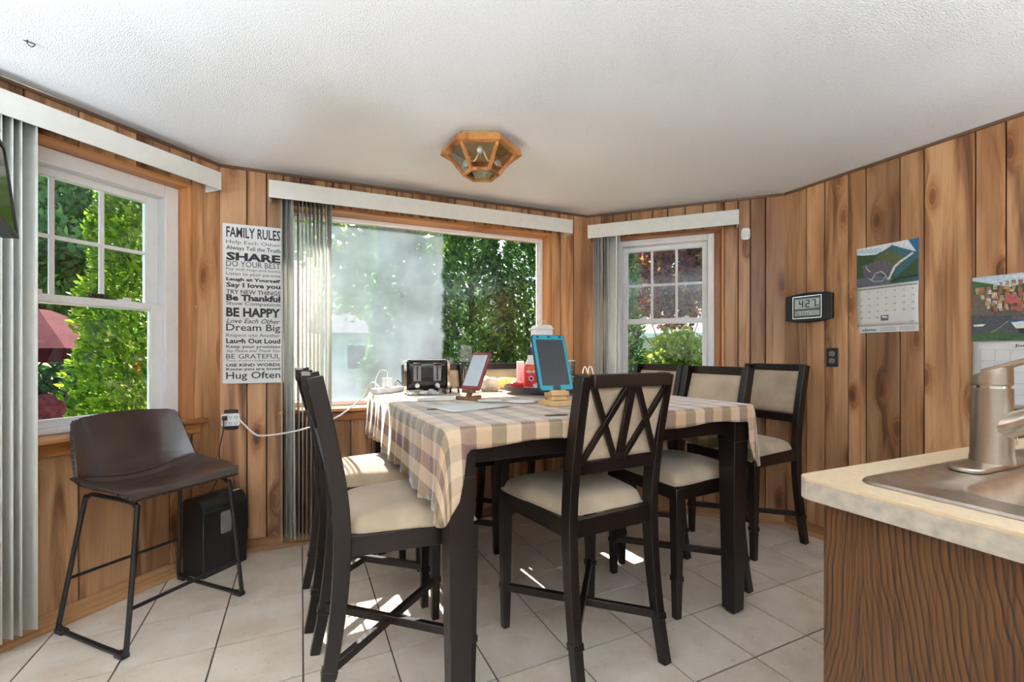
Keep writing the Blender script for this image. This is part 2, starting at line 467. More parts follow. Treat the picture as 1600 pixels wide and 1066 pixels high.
def m_oak():
    m, N, L, out = nodes('oak_veneer')
    p = N('BsdfPrincipled', Roughness=.38)
    tc = N('TexCoord')
    # cathedral grain: nested arches, tighter and straighter away from the heart line
    mp = N('Mapping'); mp.inputs['Scale'].default_value = (1, 1, 1); mp.inputs['Location'].default_value = (0, -.225, .30); L(tc.outputs['Object'], mp.inputs[0])
    sp = N('SeparateXYZ'); L(mp.outputs[0], sp.inputs[0])
    nz = N('TexNoise', Scale=2.2, Detail=3.0); L(tc.outputs['Object'], nz.inputs['Vector'])
    y2 = N('Math', operation='ABSOLUTE'); L(sp.outputs[1], y2.inputs[0])
    ya = N('Math', operation='POWER'); ya.inputs[1].default_value = .9; L(y2.outputs[0], ya.inputs[0])
    yb_ = N('Math', operation='MULTIPLY'); yb_.inputs[1].default_value = 88.0; L(ya.outputs[0], yb_.inputs[0])
    zb_ = N('Math', operation='MULTIPLY_ADD'); zb_.inputs[1].default_value = 13.0; L(sp.outputs[2], zb_.inputs[0]); L(yb_.outputs[0], zb_.inputs[2])
    nb_ = N('Math', operation='MULTIPLY_ADD'); nb_.inputs[1].default_value = 11.0; L(nz.outputs[0], nb_.inputs[0]); L(zb_.outputs[0], nb_.inputs[2])
    ms_ = N('Mapping'); ms_.inputs['Scale'].default_value = (1, 1, .22); L(tc.outputs['Object'], ms_.inputs[0])
    n3 = N('TexNoise', Scale=38.0, Detail=2.0); L(ms_.outputs[0], n3.inputs['Vector'])
    nc_ = N('Math', operation='MULTIPLY_ADD'); nc_.inputs[1].default_value = .45; L(n3.outputs[0], nc_.inputs[0]); L(nb_.outputs[0], nc_.inputs[2])
    wv = N('Math', operation='FRACT'); L(nc_.outputs[0], wv.inputs[0])
    r = ramp(N, [(0.0, (.010, .004, .002)), (.13, (.024, .009, .003)), (.32, (.090, .037, .011)), (.85, (.130, .055, .016)), (1.0, (.05, .020, .006))]); L(wv.outputs[0], r.inputs[0])
    # some rings run dark, others fade out
    fl_ = N('Math', operation='FLOOR'); L(nc_.outputs[0], fl_.inputs[0])
    wn_ = N('TexWhiteNoise'); wn_.noise_dimensions = '1D'; L(fl_.outputs[0], wn_.inputs['W'])
    fm_ = N('MapRange'); fm_.inputs['To Min'].default_value = .0; fm_.inputs['To Max'].default_value = .6; L(wn_.outputs['Value'], fm_.inputs[0])
    fx_ = N('MixRGB'); fx_.inputs[2].default_value = (.115, .049, .014, 1); L(fm_.outputs[0], fx_.inputs[0]); L(r.outputs[0], fx_.inputs[1]); r = fx_
    mf = N('Mapping'); mf.inputs['Scale'].default_value = (260, 260, 6); L(tc.outputs['Object'], mf.inputs[0])
    n2 = N('TexNoise', Scale=1.0, Detail=2.0); L(mf.outputs[0], n2.inputs['Vector'])
    r2 = ramp(N, [(.36, (.45, .38, .32)), (.52, (1.05, 1.05, 1.05))]); L(n2.outputs[0], r2.inputs[0])
    mx = N('MixRGB', blend_type='MULTIPLY'); mx.inputs[0].default_value = .75; L(r.outputs[0], mx.inputs[1]); L(r2.outputs[0], mx.inputs[2])
    L(mx.outputs[0], p.inputs['Base Color'])
    b = N('Bump', Strength=.06, Distance=.002); L(n2.outputs[0], b.inputs['Height']); L(b.outputs[0], p.inputs['Normal'])
    L(p.outputs[0], out.inputs[0]); return m
OAK = m_oak()

def m_fogged():
    """fogged double pane: a milky film fills one side of the glass up to a ragged edge"""
    m, N, L, out = nodes('fogged_glass')
    tc = N('TexCoord'); sx = N('SeparateXYZ'); L(tc.outputs['Object'], sx.inputs[0])
    nz = N('TexNoise', Scale=9.0, Detail=4.0); L(tc.outputs['Object'], nz.inputs['Vector'])
    a = N('Math', operation='MULTIPLY_ADD'); a.inputs[1].default_value = .10; L(nz.outputs[0], a.inputs[0]); L(sx.outputs[0], a.inputs[2])
    mr = N('MapRange'); mr.inputs['From Min'].default_value = FOG_EDGE + .04; mr.inputs['From Max'].default_value = FOG_EDGE + .065
    mr.inputs['To Min'].default_value = 1; mr.inputs['To Max'].default_value = 0; L(a.outputs[0], mr.inputs[0])
    ml = N('MapRange'); ml.inputs['From Min'].default_value = -.895; ml.inputs['From Max'].default_value = -.80; ml.inputs['To Min'].default_value = .55; L(a.outputs[0], ml.inputs[0])
    mt = N('MapRange'); mt.inputs['From Min'].default_value = .60; mt.inputs['From Max'].default_value = .545; mt.inputs['To Min'].default_value = .35; L(sx.outputs[2], mt.inputs[0])
    n2 = N('TexNoise', Scale=3.0, Detail=3.0); L(tc.outputs['Object'], n2.inputs['Vector'])
    m2 = N('MapRange'); m2.inputs['From Min'].default_value = .3; m2.inputs['From Max'].default_value = .7; m2.inputs['To Min'].default_value = .30; m2.inputs['To Max'].default_value = .66; L(n2.outputs[0], m2.inputs[0])
    q = mr.outputs[0]
    for o in (ml, mt, m2):
        k = N('Math', operation='MULTIPLY'); L(q, k.inputs[0]); L(o.outputs[0], k.inputs[1]); q = k.outputs[0]
    t = N('BsdfTransparent'); g = N('BsdfGlossy', Roughness=0.0); fr = N('Fresnel', IOR=1.5)
    x = N('MixShader'); L(fr.outputs[0], x.inputs[0]); L(t.outputs[0], x.inputs[1]); L(g.outputs[0], x.inputs[2])
    d = N('BsdfDiffuse'); d.inputs[0].default_value = (.52, .63, .72, 1)
    tr = N('BsdfTranslucent'); tr.inputs[0].default_value = (.50, .61, .70, 1)
    f = N('MixShader'); f.inputs[0].default_value = .17; L(d.outputs[0], f.inputs[1]); L(tr.outputs[0], f.inputs[2])
    y = N('MixShader'); L(q, y.inputs[0]); L(x.outputs[0], y.inputs[1]); L(f.outputs[0], y.inputs[2]); L(y.outputs[0], out.inputs[0])
    return m

# ------------------------------------------------------------------ room plan
H = 2.24
AB = Vector((-1.681, 2.597)); BC = Vector((.596, 3.568)); CD = Vector((1.853, 3.064))
A0 = AB - Vector((cos(radians(68.4)), sin(radians(68.4)))) * 4.6
D1 = CD + Vector((cos(radians(-66.3)), sin(radians(-66.3)))) * 5.2
ROOM = [A0, AB, BC, CD, D1]

class Wall:
    def __init__(s, a, b):
        s.a = a; s.d = (b - a).normalized(); s.L = (b - a).length
        s.ang = atan2(s.d.y, s.d.x); s.n = Vector((s.d.y, -s.d.x))
    def p(s, t, off=0, z=0):
        """point at distance t along the wall, off into the room"""
        q = s.a + s.d * t + s.n * off
        return Vector((q.x, q.y, z))
WA, WB, WC, WD, WE = Wall(A0, AB), Wall(AB, BC), Wall(BC, CD), Wall(CD, D1), Wall(D1, A0)
PT = .012   # board thickness

def make_wall(name, W, opening, grooves, ext=(.1, .1), planks=True, mat=None):
    w = empty(name, (W.a.x, W.a.y, 0), W.ang, kind='structure')
    b = MB(); x0, x1 = -ext[0], W.L + ext[1]
    if opening:
        s0, s1, z0, z1 = opening
        b.bx(x0, s0, .0, .16, -.1, H + .1); b.bx(s1, x1, .0, .16, -.1, H + .1)
        b.bx(s0, s1, .0, .16, -.1, z0); b.bx(s0, s1, .0, .16, z1, H + .1)
    else:
        b.bx(x0, x1, .0, .16, -.1, H + .1)
    b.build('wall_core', mat or GROOVE, w)
    if planks:
        for a, c in zip(grooves[:-1], grooves[1:]):
            cuts = [a, c]
            if opening:
                for q in (opening[0], opening[1]):
                    if a + .004 < q < c - .004: cuts.append(q)
            cuts.sort()
            for e, f in zip(cuts[:-1], cuts[1:]):
                spans = [(0.0, H)]
                if opening and e >= opening[0] - .005 and f <= opening[1] + .005:
                    spans = [(0.0, opening[2]), (opening[3], H)]
                g0 = .0025 if e == a else 0; g1 = .0025 if f == c else 0
                for z0, z1 in spans:
                    wdt = f - e - g0 - g1
                    if wdt < .006: continue
                    MB().box((0, 0, 0), (wdt, PT, z1 - z0)).build('plank', PANEL, w, loc=((e + f + g0 - g1) / 2, -PT / 2, (z0 + z1) / 2), bevel=.0022, seg=1)
    return w

def seq(a, b, lo=.09, hi=.2, seed=1):
    r = random.Random(seed); out = [a]
    while out[-1] < b - lo: out.append(min(b, out[-1] + r.choice((.1, .14, .17, .2))))
    out[-1] = b
    return out
OPA = (3.60, 4.442, .785, 2.068)
OPB = (.33, 2.15, .80, 2.065)
OPC = (.20, .978, .86, 2.048)
make_wall('wall_left', WA, OPA, seq(0, 3.45, seed=3) + [3.60, 3.776, 3.953, 4.178, 4.326, 4.436, 4.6], ext=(.1, .02))
make_wall('wall_back', WB, OPB, [0, .138, .24, .33, .423, .605, .711, .837, .999, 1.10, 1.232, 1.39, 1.532, 1.70, 1.83, 1.95, 2.091, 2.225, 2.342, WB.L], ext=(.02, .02))
make_wall('wall_back_right', WC, OPC, [0, .111, .20, .335, .494, .60, .72, .84, .978, 1.066, 1.142, 1.235, WC.L], ext=(.02, .02))
make_wall('wall_right', WD, None, [0, .15, .265, .40, .495, .66, .765, .965, 1.07, 1.21, 1.31, 1.50] + seq(1.50, WD.L, seed=5)[1:], ext=(.02, .1))
make_wall('wall_near', WE, None, [], planks=False, mat=DRYWALL)

# ceiling, floor
b = MB(); b.prism([(p.x * 1.02, p.y * 1.03) for p in ROOM], H, H + .08)
tag(b.build('ceiling', CEIL), kind='structure')
b = MB(); b.prism([(p.x, p.y) for p in ROOM], -.10, -.004)
floor = tag(b.build('floor', GROUT), kind='structure')

def clip(poly, W):
    out = []; n = len(poly)
    def sd(p): return (Vector(p) - W.a).dot(W.n)
    for i in range(n):
        p, q = poly[i], poly[(i + 1) % n]; a, c = sd(p), sd(q)
        if a >= 0: out.append(p)
        if (a >= 0) != (c >= 0):
            t = a / (a - c); out.append((p[0] + (q[0] - p[0]) * t, p[1] + (q[1] - p[1]) * t))
    return out
TS = .312
th = radians(25.05); ux, uy = Vector((cos(th), sin(th))), Vector((sin(th), -cos(th)))
T0 = Vector((-6.3957, 6.6594)) * TS
gj = .0033
full = MB().prism([(-TS / 2 + gj, -TS / 2 + gj), (TS / 2 - gj, -TS / 2 + gj), (TS / 2 - gj, TS / 2 - gj), (-TS / 2 + gj, TS / 2 - gj)], -.006, 0).data('tile', TILE)
for i in range(-9, 22):
    for j in range(-9, 16):
        c = T0 + ux * TS * (i + .5) + uy * TS * (j + .5)
        if c.y < .6: continue                       # behind and below the camera: grout slab only
        q = [(c + ux * a * (TS / 2 - gj) + uy * e * (TS / 2 - gj)) for a, e in ((-1, -1), (-1, 1), (1, 1), (1, -1))]
        poly = [(p.x, p.y) for p in q]
        isfull = all((Vector(p) - W.a).dot(W.n) > 0 for p in poly for W in (WA, WB, WC, WD, WE))
        if isfull:
            o = bpy.data.objects.new('tile', full); COL.objects.link(o); o.parent = floor
            o.location = (c.x, c.y, 0); o.rotation_euler = (0, 0, th)
        else:
            for W in (WA, WB, WC, WD, WE):
                if poly: poly = clip(poly, W)
            if len(poly) < 3: continue
            ar = abs(sum(p[0] * q[1] - p[1] * q[0] for p, q in zip(poly, poly[1:] + poly[:1]))) / 2
            if ar < .002: continue
            MB().prism([(p[0] - c.x, p[1] - c.y) for p in poly], -.006, 0).build('tile', TILE, floor, loc=(c.x, c.y, 0))
# near part of the floor outside the picture
b = MB(); nb = [(p.x, p.y) for p in ROOM]
hw = Wall(Vector((9, .78)), Vector((-9, .78)))
pol = [(x, y) for x, y in nb]
out = []
for i in range(len(pol)):
    p, q = pol[i], pol[(i + 1) % len(pol)]
    if p[1] <= .45: out.append(p)
    if (p[1] <= .45) != (q[1] <= .45):
        t = (.45 - p[1]) / (q[1] - p[1]); out.append((p[0] + (q[0] - p[0]) * t, .45))
MB().prism(out, -.006, 0).build('near_flooring', TILE, floor)

for name, W, s0, s1 in (('baseboard_left', WA, 0, WA.L), ('baseboard_back', WB, 0, WB.L), ('baseboard_back_right', WC, 0, WC.L), ('baseboard_right', WD, 0, WD.L)):
    e = empty(name, (W.a.x, W.a.y, 0), W.ang, kind='structure')
    MB().bx(s0, s1, -PT - .014, -PT, .0, .072).build('board', BASEW, e, bevel=.006)
    bb = MB(); pr = [(-PT - .014, 0), (-PT - .034, 0)] + [(-PT - .034 + .0 + (1 - cos(radians(a))) * .02, .004 + sin(radians(a)) * .018) for a in (0, 30, 60, 90)]
    n = len(pr); vs_ = [(s0, y, z) for y, z in pr] + [(s1, y, z) for y, z in pr]
    bb.add(vs_, [tuple(range(n)), tuple(range(n, 2 * n))[::-1]] + [(k, (k + 1) % n, n + (k + 1) % n, n + k) for k in range(n)])
    bb.build('shoe_moulding', BASEW, e, smooth=40)
for i, W in enumerate((WA, WB, WC, WD)):
    o = MB().bx(0, W.L, -PT - .012, -PT, H - .016, H).build('trim_%d' % (i + 1), CEILT, None, (W.a.x, W.a.y, 0), W.ang, bevel=.003)
    tag(o, kind='structure')

# ------------------------------------------------------------------ windows
def reveal(name, W, op, depth, sill=.0, casing=True):
    """pine boards lining the opening, plus the sill"""
    s0, s1, z0, z1 = op
    e = empty(name, (W.a.x, W.a.y, 0), W.ang, kind='structure')
    t = .016
    MB().box((0, 0, 0), (t, depth + PT + .004, z1 - z0)).build('jamb_board', TRIMW, e, loc=(s0 + t / 2, depth / 2 - PT / 2 - .002, (z0 + z1) / 2), bevel=.002)
    MB().box((0, 0, 0), (t, depth + PT + .004, z1 - z0)).build('jamb_board', TRIMW, e, loc=(s1 - t / 2, depth / 2 - PT / 2 - .002, (z0 + z1) / 2), bevel=.002)
    MB().box((0, 0, 0), (s1 - s0 - 2 * t, depth + PT + .004, t)).build('head_board', TRIMX, e, loc=((s0 + s1) / 2, depth / 2 - PT / 2 - .002, z1 - t / 2), bevel=.002)
    if sill:
        MB().box((0, 0, 0), (s1 - s0 + 2 * sill, depth + PT + .05, .022)).build('sill_board', TRIMX, e, loc=((s0 + s1) / 2, (depth - PT - .05) / 2, z0 + .006), bevel=.006)
        MB().box((0, 0, 0), (s1 - s0 + 2 * sill - .05, .022, .055)).build('apron_board', TRIMX, e, loc=((s0 + s1) / 2, -PT - .011, z0 - .034), bevel=.006)
    return e

def double_hung(name, W, op, y, fw=.055, sw=.045, zm=1.40, cols=3, rows=2):
    """op is the window's outer rectangle, y its distance outward from the wall face"""
    s0, s1, z0, z1 = op
    e = empty(name, (W.a.x, W.a.y, 0), W.ang, kind='structure')
    fr = MB(); d0, d1 = y - .01, y + .10
    fr.bx(s0, s0 + fw, d0, d1, z0, z1); fr.bx(s1 - fw, s1, d0, d1, z0, z1)
    fr.bx(s0 + fw, s1 - fw, d0, d1, z1 - fw, z1); fr.bx(s0 + fw, s1 - fw, d0, d1, z0, z0 + .028)
    fr.build('frame', WHITE, e, bevel=.004)
    a0, a1 = s0 + fw, s1 - fw
    def sash(za, zb, yc, muntins):
        sh = MB(); t = .017
        sh.bx(a0, a0 + sw, yc - t, yc + t, za, zb); sh.bx(a1 - sw, a1, yc - t, yc + t, za, zb)
        sh.bx(a0 + sw, a1 - sw, yc - t, yc + t, zb - .036, zb); sh.bx(a0 + sw, a1 - sw, yc - t, yc + t, za, za + .036)
        so_ = sh.build('sash', WHITE, e, bevel=.003)
        g0, g1, h0, h1 = a0 + sw, a1 - sw, za + .036, zb - .036
        MB().bx(g0, g1, yc - .002, yc + .002, h0, h1).build('pane', GLASS, so_)
        if muntins:
            for i in range(1, cols):
                x = g0 + (g1 - g0) * i / cols
                MB().bx(x - .009, x + .009, yc - .008, yc + .008, h0, h1).build('muntin', WHITE, so_, bevel=.002)
            for j in range(1, rows):
                z = h0 + (h1 - h0) * j / rows
                MB().bx(g0, g1, yc - .0075, yc + .0075, z - .009, z + .009).build('muntin', WHITE, so_, bevel=.002)
        return so_
    sash(zm - .02, z1 - fw, y + .065, True)
    lo = sash(z0 + .028, zm + .018, y + .026, False)
    for q in (.25, .75):
        x = a0 + (a1 - a0) * q
        lk = MB(); lk.prism(rrect(x - .028, x + .028, y + .012, y + .040, .012, 3), zm + .018, zm + .026); lk.box((x + .01, y + .022, zm + .031), (.032, .011, .010))
        lk.build('sash_lock', WHITE, lo, bevel=.002)
    return e
reveal('trim_5', WA, OPA, .10, sill=.055)
double_hung('window_1', WA, (OPA[0] + .017, OPA[1] - .017, OPA[2] + .018, OPA[3] - .017), .085, fw=.068, sw=.058, zm=1.40)
reveal('trim_6', WC, OPC, .08, sill=.05)
double_hung('window_3', WC, (OPC[0] + .017, OPC[1] - .06, OPC[2] + .018, OPC[3] - .017), .065, fw=.045, sw=.036, zm=1.405)
# side casing board of the right-hand window and filler
tag(MB().box((0, 0, 0), (.044, .03, OPC[3] - OPC[2] - .03)).build('trim_8', TRIMW, None, (*WC.p(OPC[1] - .038, -.08).xy, (OPC[2] + OPC[3]) / 2), WC.ang, bevel=.003), kind='structure')
reveal('trim_7', WB, OPB, .13, sill=.026)
e = empty('window_2', (WB.a.x, WB.a.y, 0), WB.ang, kind='structure')
s0, s1, z0, z1 = OPB[0] + .017, OPB[1] - .017, OPB[2] + .018, OPB[3] - .017
fr = MB(); fw = .034
fr.bx(s0, s0 + fw, .105, .16, z0, z1); fr.bx(s1 - fw, s1, .105, .16, z0, z1); fr.bx(s0 + fw, s1 - fw, .105, .16, z1 - .026, z1); fr.bx(s0 + fw, s1 - fw, .105, .16, z0, z0 + .03)
fr.build('frame', WHITE, e, bevel=.003)
fr = MB(); fr.bx(s0 + fw, s1 - fw, .118, .124, z1 - .034, z1 - .026); fr.bx(s1 - fw - .008, s1 - fw, .118, .124, z0 + .03, z1 - .034)
fr.build('glazing_strip', CHROME, e)
FOG_EDGE = 0.10
FOG = m_fogged()
MB().add([(-(s1 - s0) / 2 + fw, 0, -(z1 - z0) / 2 + .03), ((s1 - s0) / 2 - fw, 0, -(z1 - z0) / 2 + .03), ((s1 - s0) / 2 - fw, 0, (z1 - z0) / 2 - .026), (-(s1 - s0) / 2 + fw, 0, (z1 - z0) / 2 - .026)], [(0, 1, 2, 3)]).build('pane', FOG, e, fix=False, loc=((s0 + s1) / 2, .13, (z0 + z1) / 2))

# ------------------------------------------------------------------ outlets, hooks, sensor on the walls
def outlet(W, s, z, label, kind):
    e = empty('wall_outlet', (*W.p(s, PT).xy, z), W.ang, label, 'outlet')
    MB().plate(rrect(-.035, .035, -.058, .058, .006, 3), -.006, 0).build('cover_plate', BLKP, e, bevel=.002)
    for dz in (-.022, .022):
        r = MB().plate(rrect(-.017, .017, dz - .016, dz + .016, .012, 4), -.0085, -.006).build('receptacle', GREYP if kind else BLKP, e)
        sl_ = MB()
        for dx in (-.006, .006): sl_.bx(dx - .0012, dx + .0012, -.0092, -.0084, dz - .002, dz + .008)
        sl_.bx(-.002, .002, -.0092, -.0084, dz - .011, dz - .006)
        sl_.build('slot', INK, r)
    return e
outlet(WD, .312, 1.133, 'dark brown double outlet on the plank wall below the digital clock', True)
outlet(WB, .060, .775, 'dark outlet plate behind the white multi-plug adapter under the words sign', False)

W = WB
ad = empty('plug_adapter', (*WB.p(.062, PT + .009).xy, .776), WB.ang, 'white six-way plug adapter on the outlet below the words sign', 'adapter')
MB().plate(rrect(-.047, .047, -.034, .036, .012, 4), -.030, 0).build('body', WHITE, ad, bevel=.004)
sl_ = MB()
for dx in (-.026, 0, .026):
    for dz in (-.016, .018):
        for k in (-.005, .005): sl_.bx(dx + k - .0012, dx + k + .0012, -.0308, -.0300, dz - .004, dz + .005)
        sl_.bx(dx - .002, dx + .002, -.0308, -.0300, dz - .012, dz - .008)
sl_.build('socket_slots', INK, ad)

o = MB().plate(rrect(-.028, .028, -.042, .042, .020, 5), -.026, 0).build('motion_sensor', WHITE, None, (*WC.p(1.112, PT).xy, 1.985), WC.ang, bevel=.006)
tag(o, 'small white rounded sensor on the plank beside the right-hand valance', 'sensor')
lens = MB().plate(rrect(-.018, .018, -.026, .016, .010, 4), -.030, -.024).build('lens', PAPER, o, bevel=.003)

# ------------------------------------------------------------------ vertical blinds
def blind(name, W, s0, s1, zt, zb, slats, zbot, label, wand=None):
    """slats: list of (s, angle from the wall normal in degrees, lean)"""
    e = empty(name, (W.a.x, W.a.y, 0), W.ang, label, 'blind')
    dep = .135
    v = MB(); v.bx(s0, s1, -dep, -dep + .006, zb, zt); v.bx(s0, s0 + .005, -dep + .006, -PT, zb, zt); v.bx(s1 - .005, s1, -dep + .006, -PT, zb, zt)
    v.bx(s0 + .005, s1 - .005, -dep + .006, -PT, zt - .005, zt)
    v.build('valance', OFFW, e, bevel=.001)
    MB().bx(s0 + .02, s1 - .02, -.095, -.055, zt - .045, zt - .008).build('head_rail', OFFW, e)
    for s, a, ln in slats:
        q = radians(a); hw = .0445; L_ = zt - .05 - zbot
        def fn(u, v_):
            x = (u - .5) * 2 * hw; bow = .006 * (1 - (2 * u - 1) ** 2)
            return (sin(q) * x + cos(q) * bow + ln * v_, -cos(q) * x + sin(q) * bow, -L_ * v_)
        sb = MB(); sb.grid(fn, 4, 1)
        o = sb.build('slat', SLATM, e, loc=(s, -.078, zt - .05), smooth=60, fix=False)
        md = o.modifiers.new('thick', 'SOLIDIFY'); md.thickness = .0012
    if wand:
        MB().tube([(wand, -.12, zt - .06), (wand, -.12, zt - .75)], .004).build('wand', WHITE, e)
    return e
R = random.Random(4)
slA = [(3.42 + i * .027, 20 + R.uniform(-7, 7), 0) for i in range(12)] + [(3.752, 34, 0)]
blind('vertical_blind', WA, 2.4, 4.515, 2.145, 2.050, slA, .065, 'cream vertical blind drawn to the left of the left window, above the bar stool')
slB = [(.325 + i * .022 + R.uniform(-.002, .002), 6 + R.uniform(-5, 5), 0) for i in range(3)] + [(.358, 42, .012)] + [(.412 + i * .0215, 7 + R.uniform(-4, 4), 0) for i in range(8)] + [(.585, 16, 0)]
blind('vertical_blind', WB, .262, 2.262, 2.150, 2.050, slB, .060, 'cream vertical blind gathered beside the words sign at the wide middle window')
slC = [(.068 + i * .013, 8 + R.uniform(-5, 5), 0) for i in range(9)] + [(.205, 70, -.012), (.225, 75, 0)]
blind('vertical_blind', WC, .030, 1.062, 2.130, 2.030, slC, .07, 'cream vertical blind gathered left of the small right-hand window', wand=.245)

# ------------------------------------------------------------------ words sign
def text_mesh(s, w=None, h=None, bold=0.0, shear=0.0, space=1.0):
    """flat lettering as mesh data in x,y, fitted to width w and height h, origin at its centre"""
    c = bpy.data.curves.new('t', 'FONT'); c.body = s; c.size = 1; c.offset = bold; c.shear = shear; c.space_character = space
    c.resolution_u = 2; c.fill_mode = 'FRONT'
    o = bpy.data.objects.new('t', c); COL.objects.link(o)
    dg = bpy.context.evaluated_depsgraph_get()
    me = bpy.data.meshes.new_from_object(o.evaluated_get(dg))
    bpy.data.objects.remove(o); bpy.data.curves.remove(c)
    xs = [v.co.x for v in me.vertices]; ys = [v.co.y for v in me.vertices]
    x0, x1, y0, y1 = min(xs), max(xs), min(ys), max(ys)
    fx = (w / (x1 - x0)) if w else None; fy = (h / (y1 - y0)) if h else None
    if fx is None: fx = fy
    if fy is None: fy = fx
    for v in me.vertices:
        v.co = ((v.co.x - (x0 + x1) / 2) * fx, 0, (v.co.y - (y0 + y1) / 2) * fy)
    return me
def lettering(parent, s, x, y, z, w=None, h=None, mat=INK, name='lettering', **kw):
    me = text_mesh(s, w, h, **kw); me.name = name; me.materials.append(mat)
    o = bpy.data.objects.new(name, me); COL.objects.link(o); o.parent = parent; o.location = (x, y, z)
    return o

sg = empty('words_sign', (*WB.p(.176, PT).xy, 1.443), WB.ang, 'tall white sign of family rules in black lettering between left and middle windows', 'sign')
MB().bx(-.156, .156, -.020, 0, -.46, .46).build('board', PAPER, sg, bevel=.002)
LN = [('FAMILY RULES', 122, 62, .02, 0), ('Help Each Other', 183, 27, -.005, 0), ('Always Tell the Truth', 218, 32, .012, 0), ('SHARE', 265, 48, .045, 0), ('DO YOUR BEST', 308, 34, 0, 0),
      ('Pay with hugs and kisses', 342, 20, -.004, 0), ('Listen to your parents', 370, 24, 0, 0), ('Laugh at Yourself', 402, 25, .045, 0), ('Say I love you', 437, 36, .035, 0), ('TRY NEW THINGS', 474, 26, .012, 0),
      ('Be Thankful', 508, 38, .045, 0), ('Show Compassion', 545, 28, .004, 0), ('BE HAPPY', 594, 54, .04, 0), ('Love Each Other', 645, 28, .008, .35), ('Dream Big', 690, 54, .008, 0),
      ('Respect one Another', 733, 26, -.002, 0), ('Laugh Out Loud', 768, 38, .03, 0), ('Keep your promises', 800, 24, .015, 0), ('Say Please and Thank You', 825, 22, 0, .35), ('BE GRATEFUL', 855, 28, 0, 0),
      ('Think of others before yourself', 882, 16, -.004, 0), ('USE KIND WORDS', 907, 18, .03, 0), ('Know you are loved', 933, 20, .028, 0), ('Hug Often', 974, 54, .008, 0)]
for s, c, h, bd, sh in LN:
    lettering(sg, s, 0, -.0206, .46 - (c - 75) * .000975 - .002, .276, h * .00098, INK, bold=bd, shear=sh)

# ------------------------------------------------------------------ digital clock
ck = empty('digital_clock', (*WD.p(.175, PT).xy, 1.452), WD.ang, 'dark digital wall clock reading 4:27 on the right plank wall', 'clock')
pol = []
for i in range(13): x = -.148 + .296 * i / 12; pol.append((x, -.078 - .016 * (1 - (x / .148) ** 2)))
for i in range(13): x = .148 - .296 * i / 12; pol.append((x, .078 + .016 * (1 - (x / .148) ** 2)))
MB().plate(pol, -.026, 0).build('housing', BLKP, ck, bevel=.004)
MB().plate(rrect(-.092, .092, -.074, .076, .01, 3), -.031, -.026).build('fascia', BLKG, ck, bevel=.002)
rim = MB()
for a, c, d, f in ((-.092, .092, .070, .0725), (-.092, .092, -.0705, -.068), (-.092, -.0895, -.068, .070), (.0895, .092, -.068, .070)): rim.bx(a, c, -.0335, -.030, d, f)
rim.build('silver_rim', CHROME, ck)
lc1 = MB().bx(-.078, .078, -.0325, -.031, -.008, .054).build('time_display', LCD, ck)
lc2 = MB().bx(-.078, .078, -.0325, -.031, -.052, -.022).build('date_display', LCD, ck)
SEG = {'0': 'abcdef', '1': 'bc', '2': 'abged', '3': 'abgcd', '4': 'fgbc', '5': 'afgcd', '6': 'afgedc', '7': 'abc', '8': 'abcdefg', '9': 'abcdfg'}
def digit(mb, ch, x, z, w, h, t, y0=-.0334, y1=-.0325):
    S = {'a': (x, x + w, z + h - t, z + h), 'd': (x, x + w, z, z + t), 'g': (x, x + w, z + h / 2 - t / 2, z + h / 2 + t / 2), 'f': (x, x + t, z + h / 2, z + h), 'e': (x, x + t, z, z + h / 2), 'b': (x + w - t, x + w, z + h / 2, z + h), 'c': (x + w - t, x + w, z, z + h / 2)}
    for k in SEG[ch]:
        a, c, d, f = S[k]; mb.bx(a, c, y0, y1, d, f)
for ch, x in (('4', -.050), ('2', -.008), ('7', .030)):
    d = MB(); digit(d, ch, x, -.001, .026, .048, .006); d.build('digit', INK, lc1)
d = MB(); d.bx(-.0175, -.0125, -.0334, -.0325, .010, .015); d.bx(-.0175, -.0125, -.0334, -.0325, .030, .035); d.build('colon', INK, lc1)
d = MB(); digit(d, '3', .058, -.002, .007, .014, .002); digit(d, '4', .068, -.002, .007, .014, .002); d.build('seconds', INK, lc1)
d = MB(); x = -.072
R = random.Random(2)
for k in range(9):
    if k in (2, 6): x += .01
    for q in range(3): d.bx(x + R.uniform(0, .004), x + R.uniform(.006, .010), -.0334, -.0325, -.048 + q * .008, -.0462 + q * .008)
    d.bx(x, x + .0018, -.0334, -.0325, -.048, -.030)
    x += .0145
d.build('date_segments', INK, lc2)

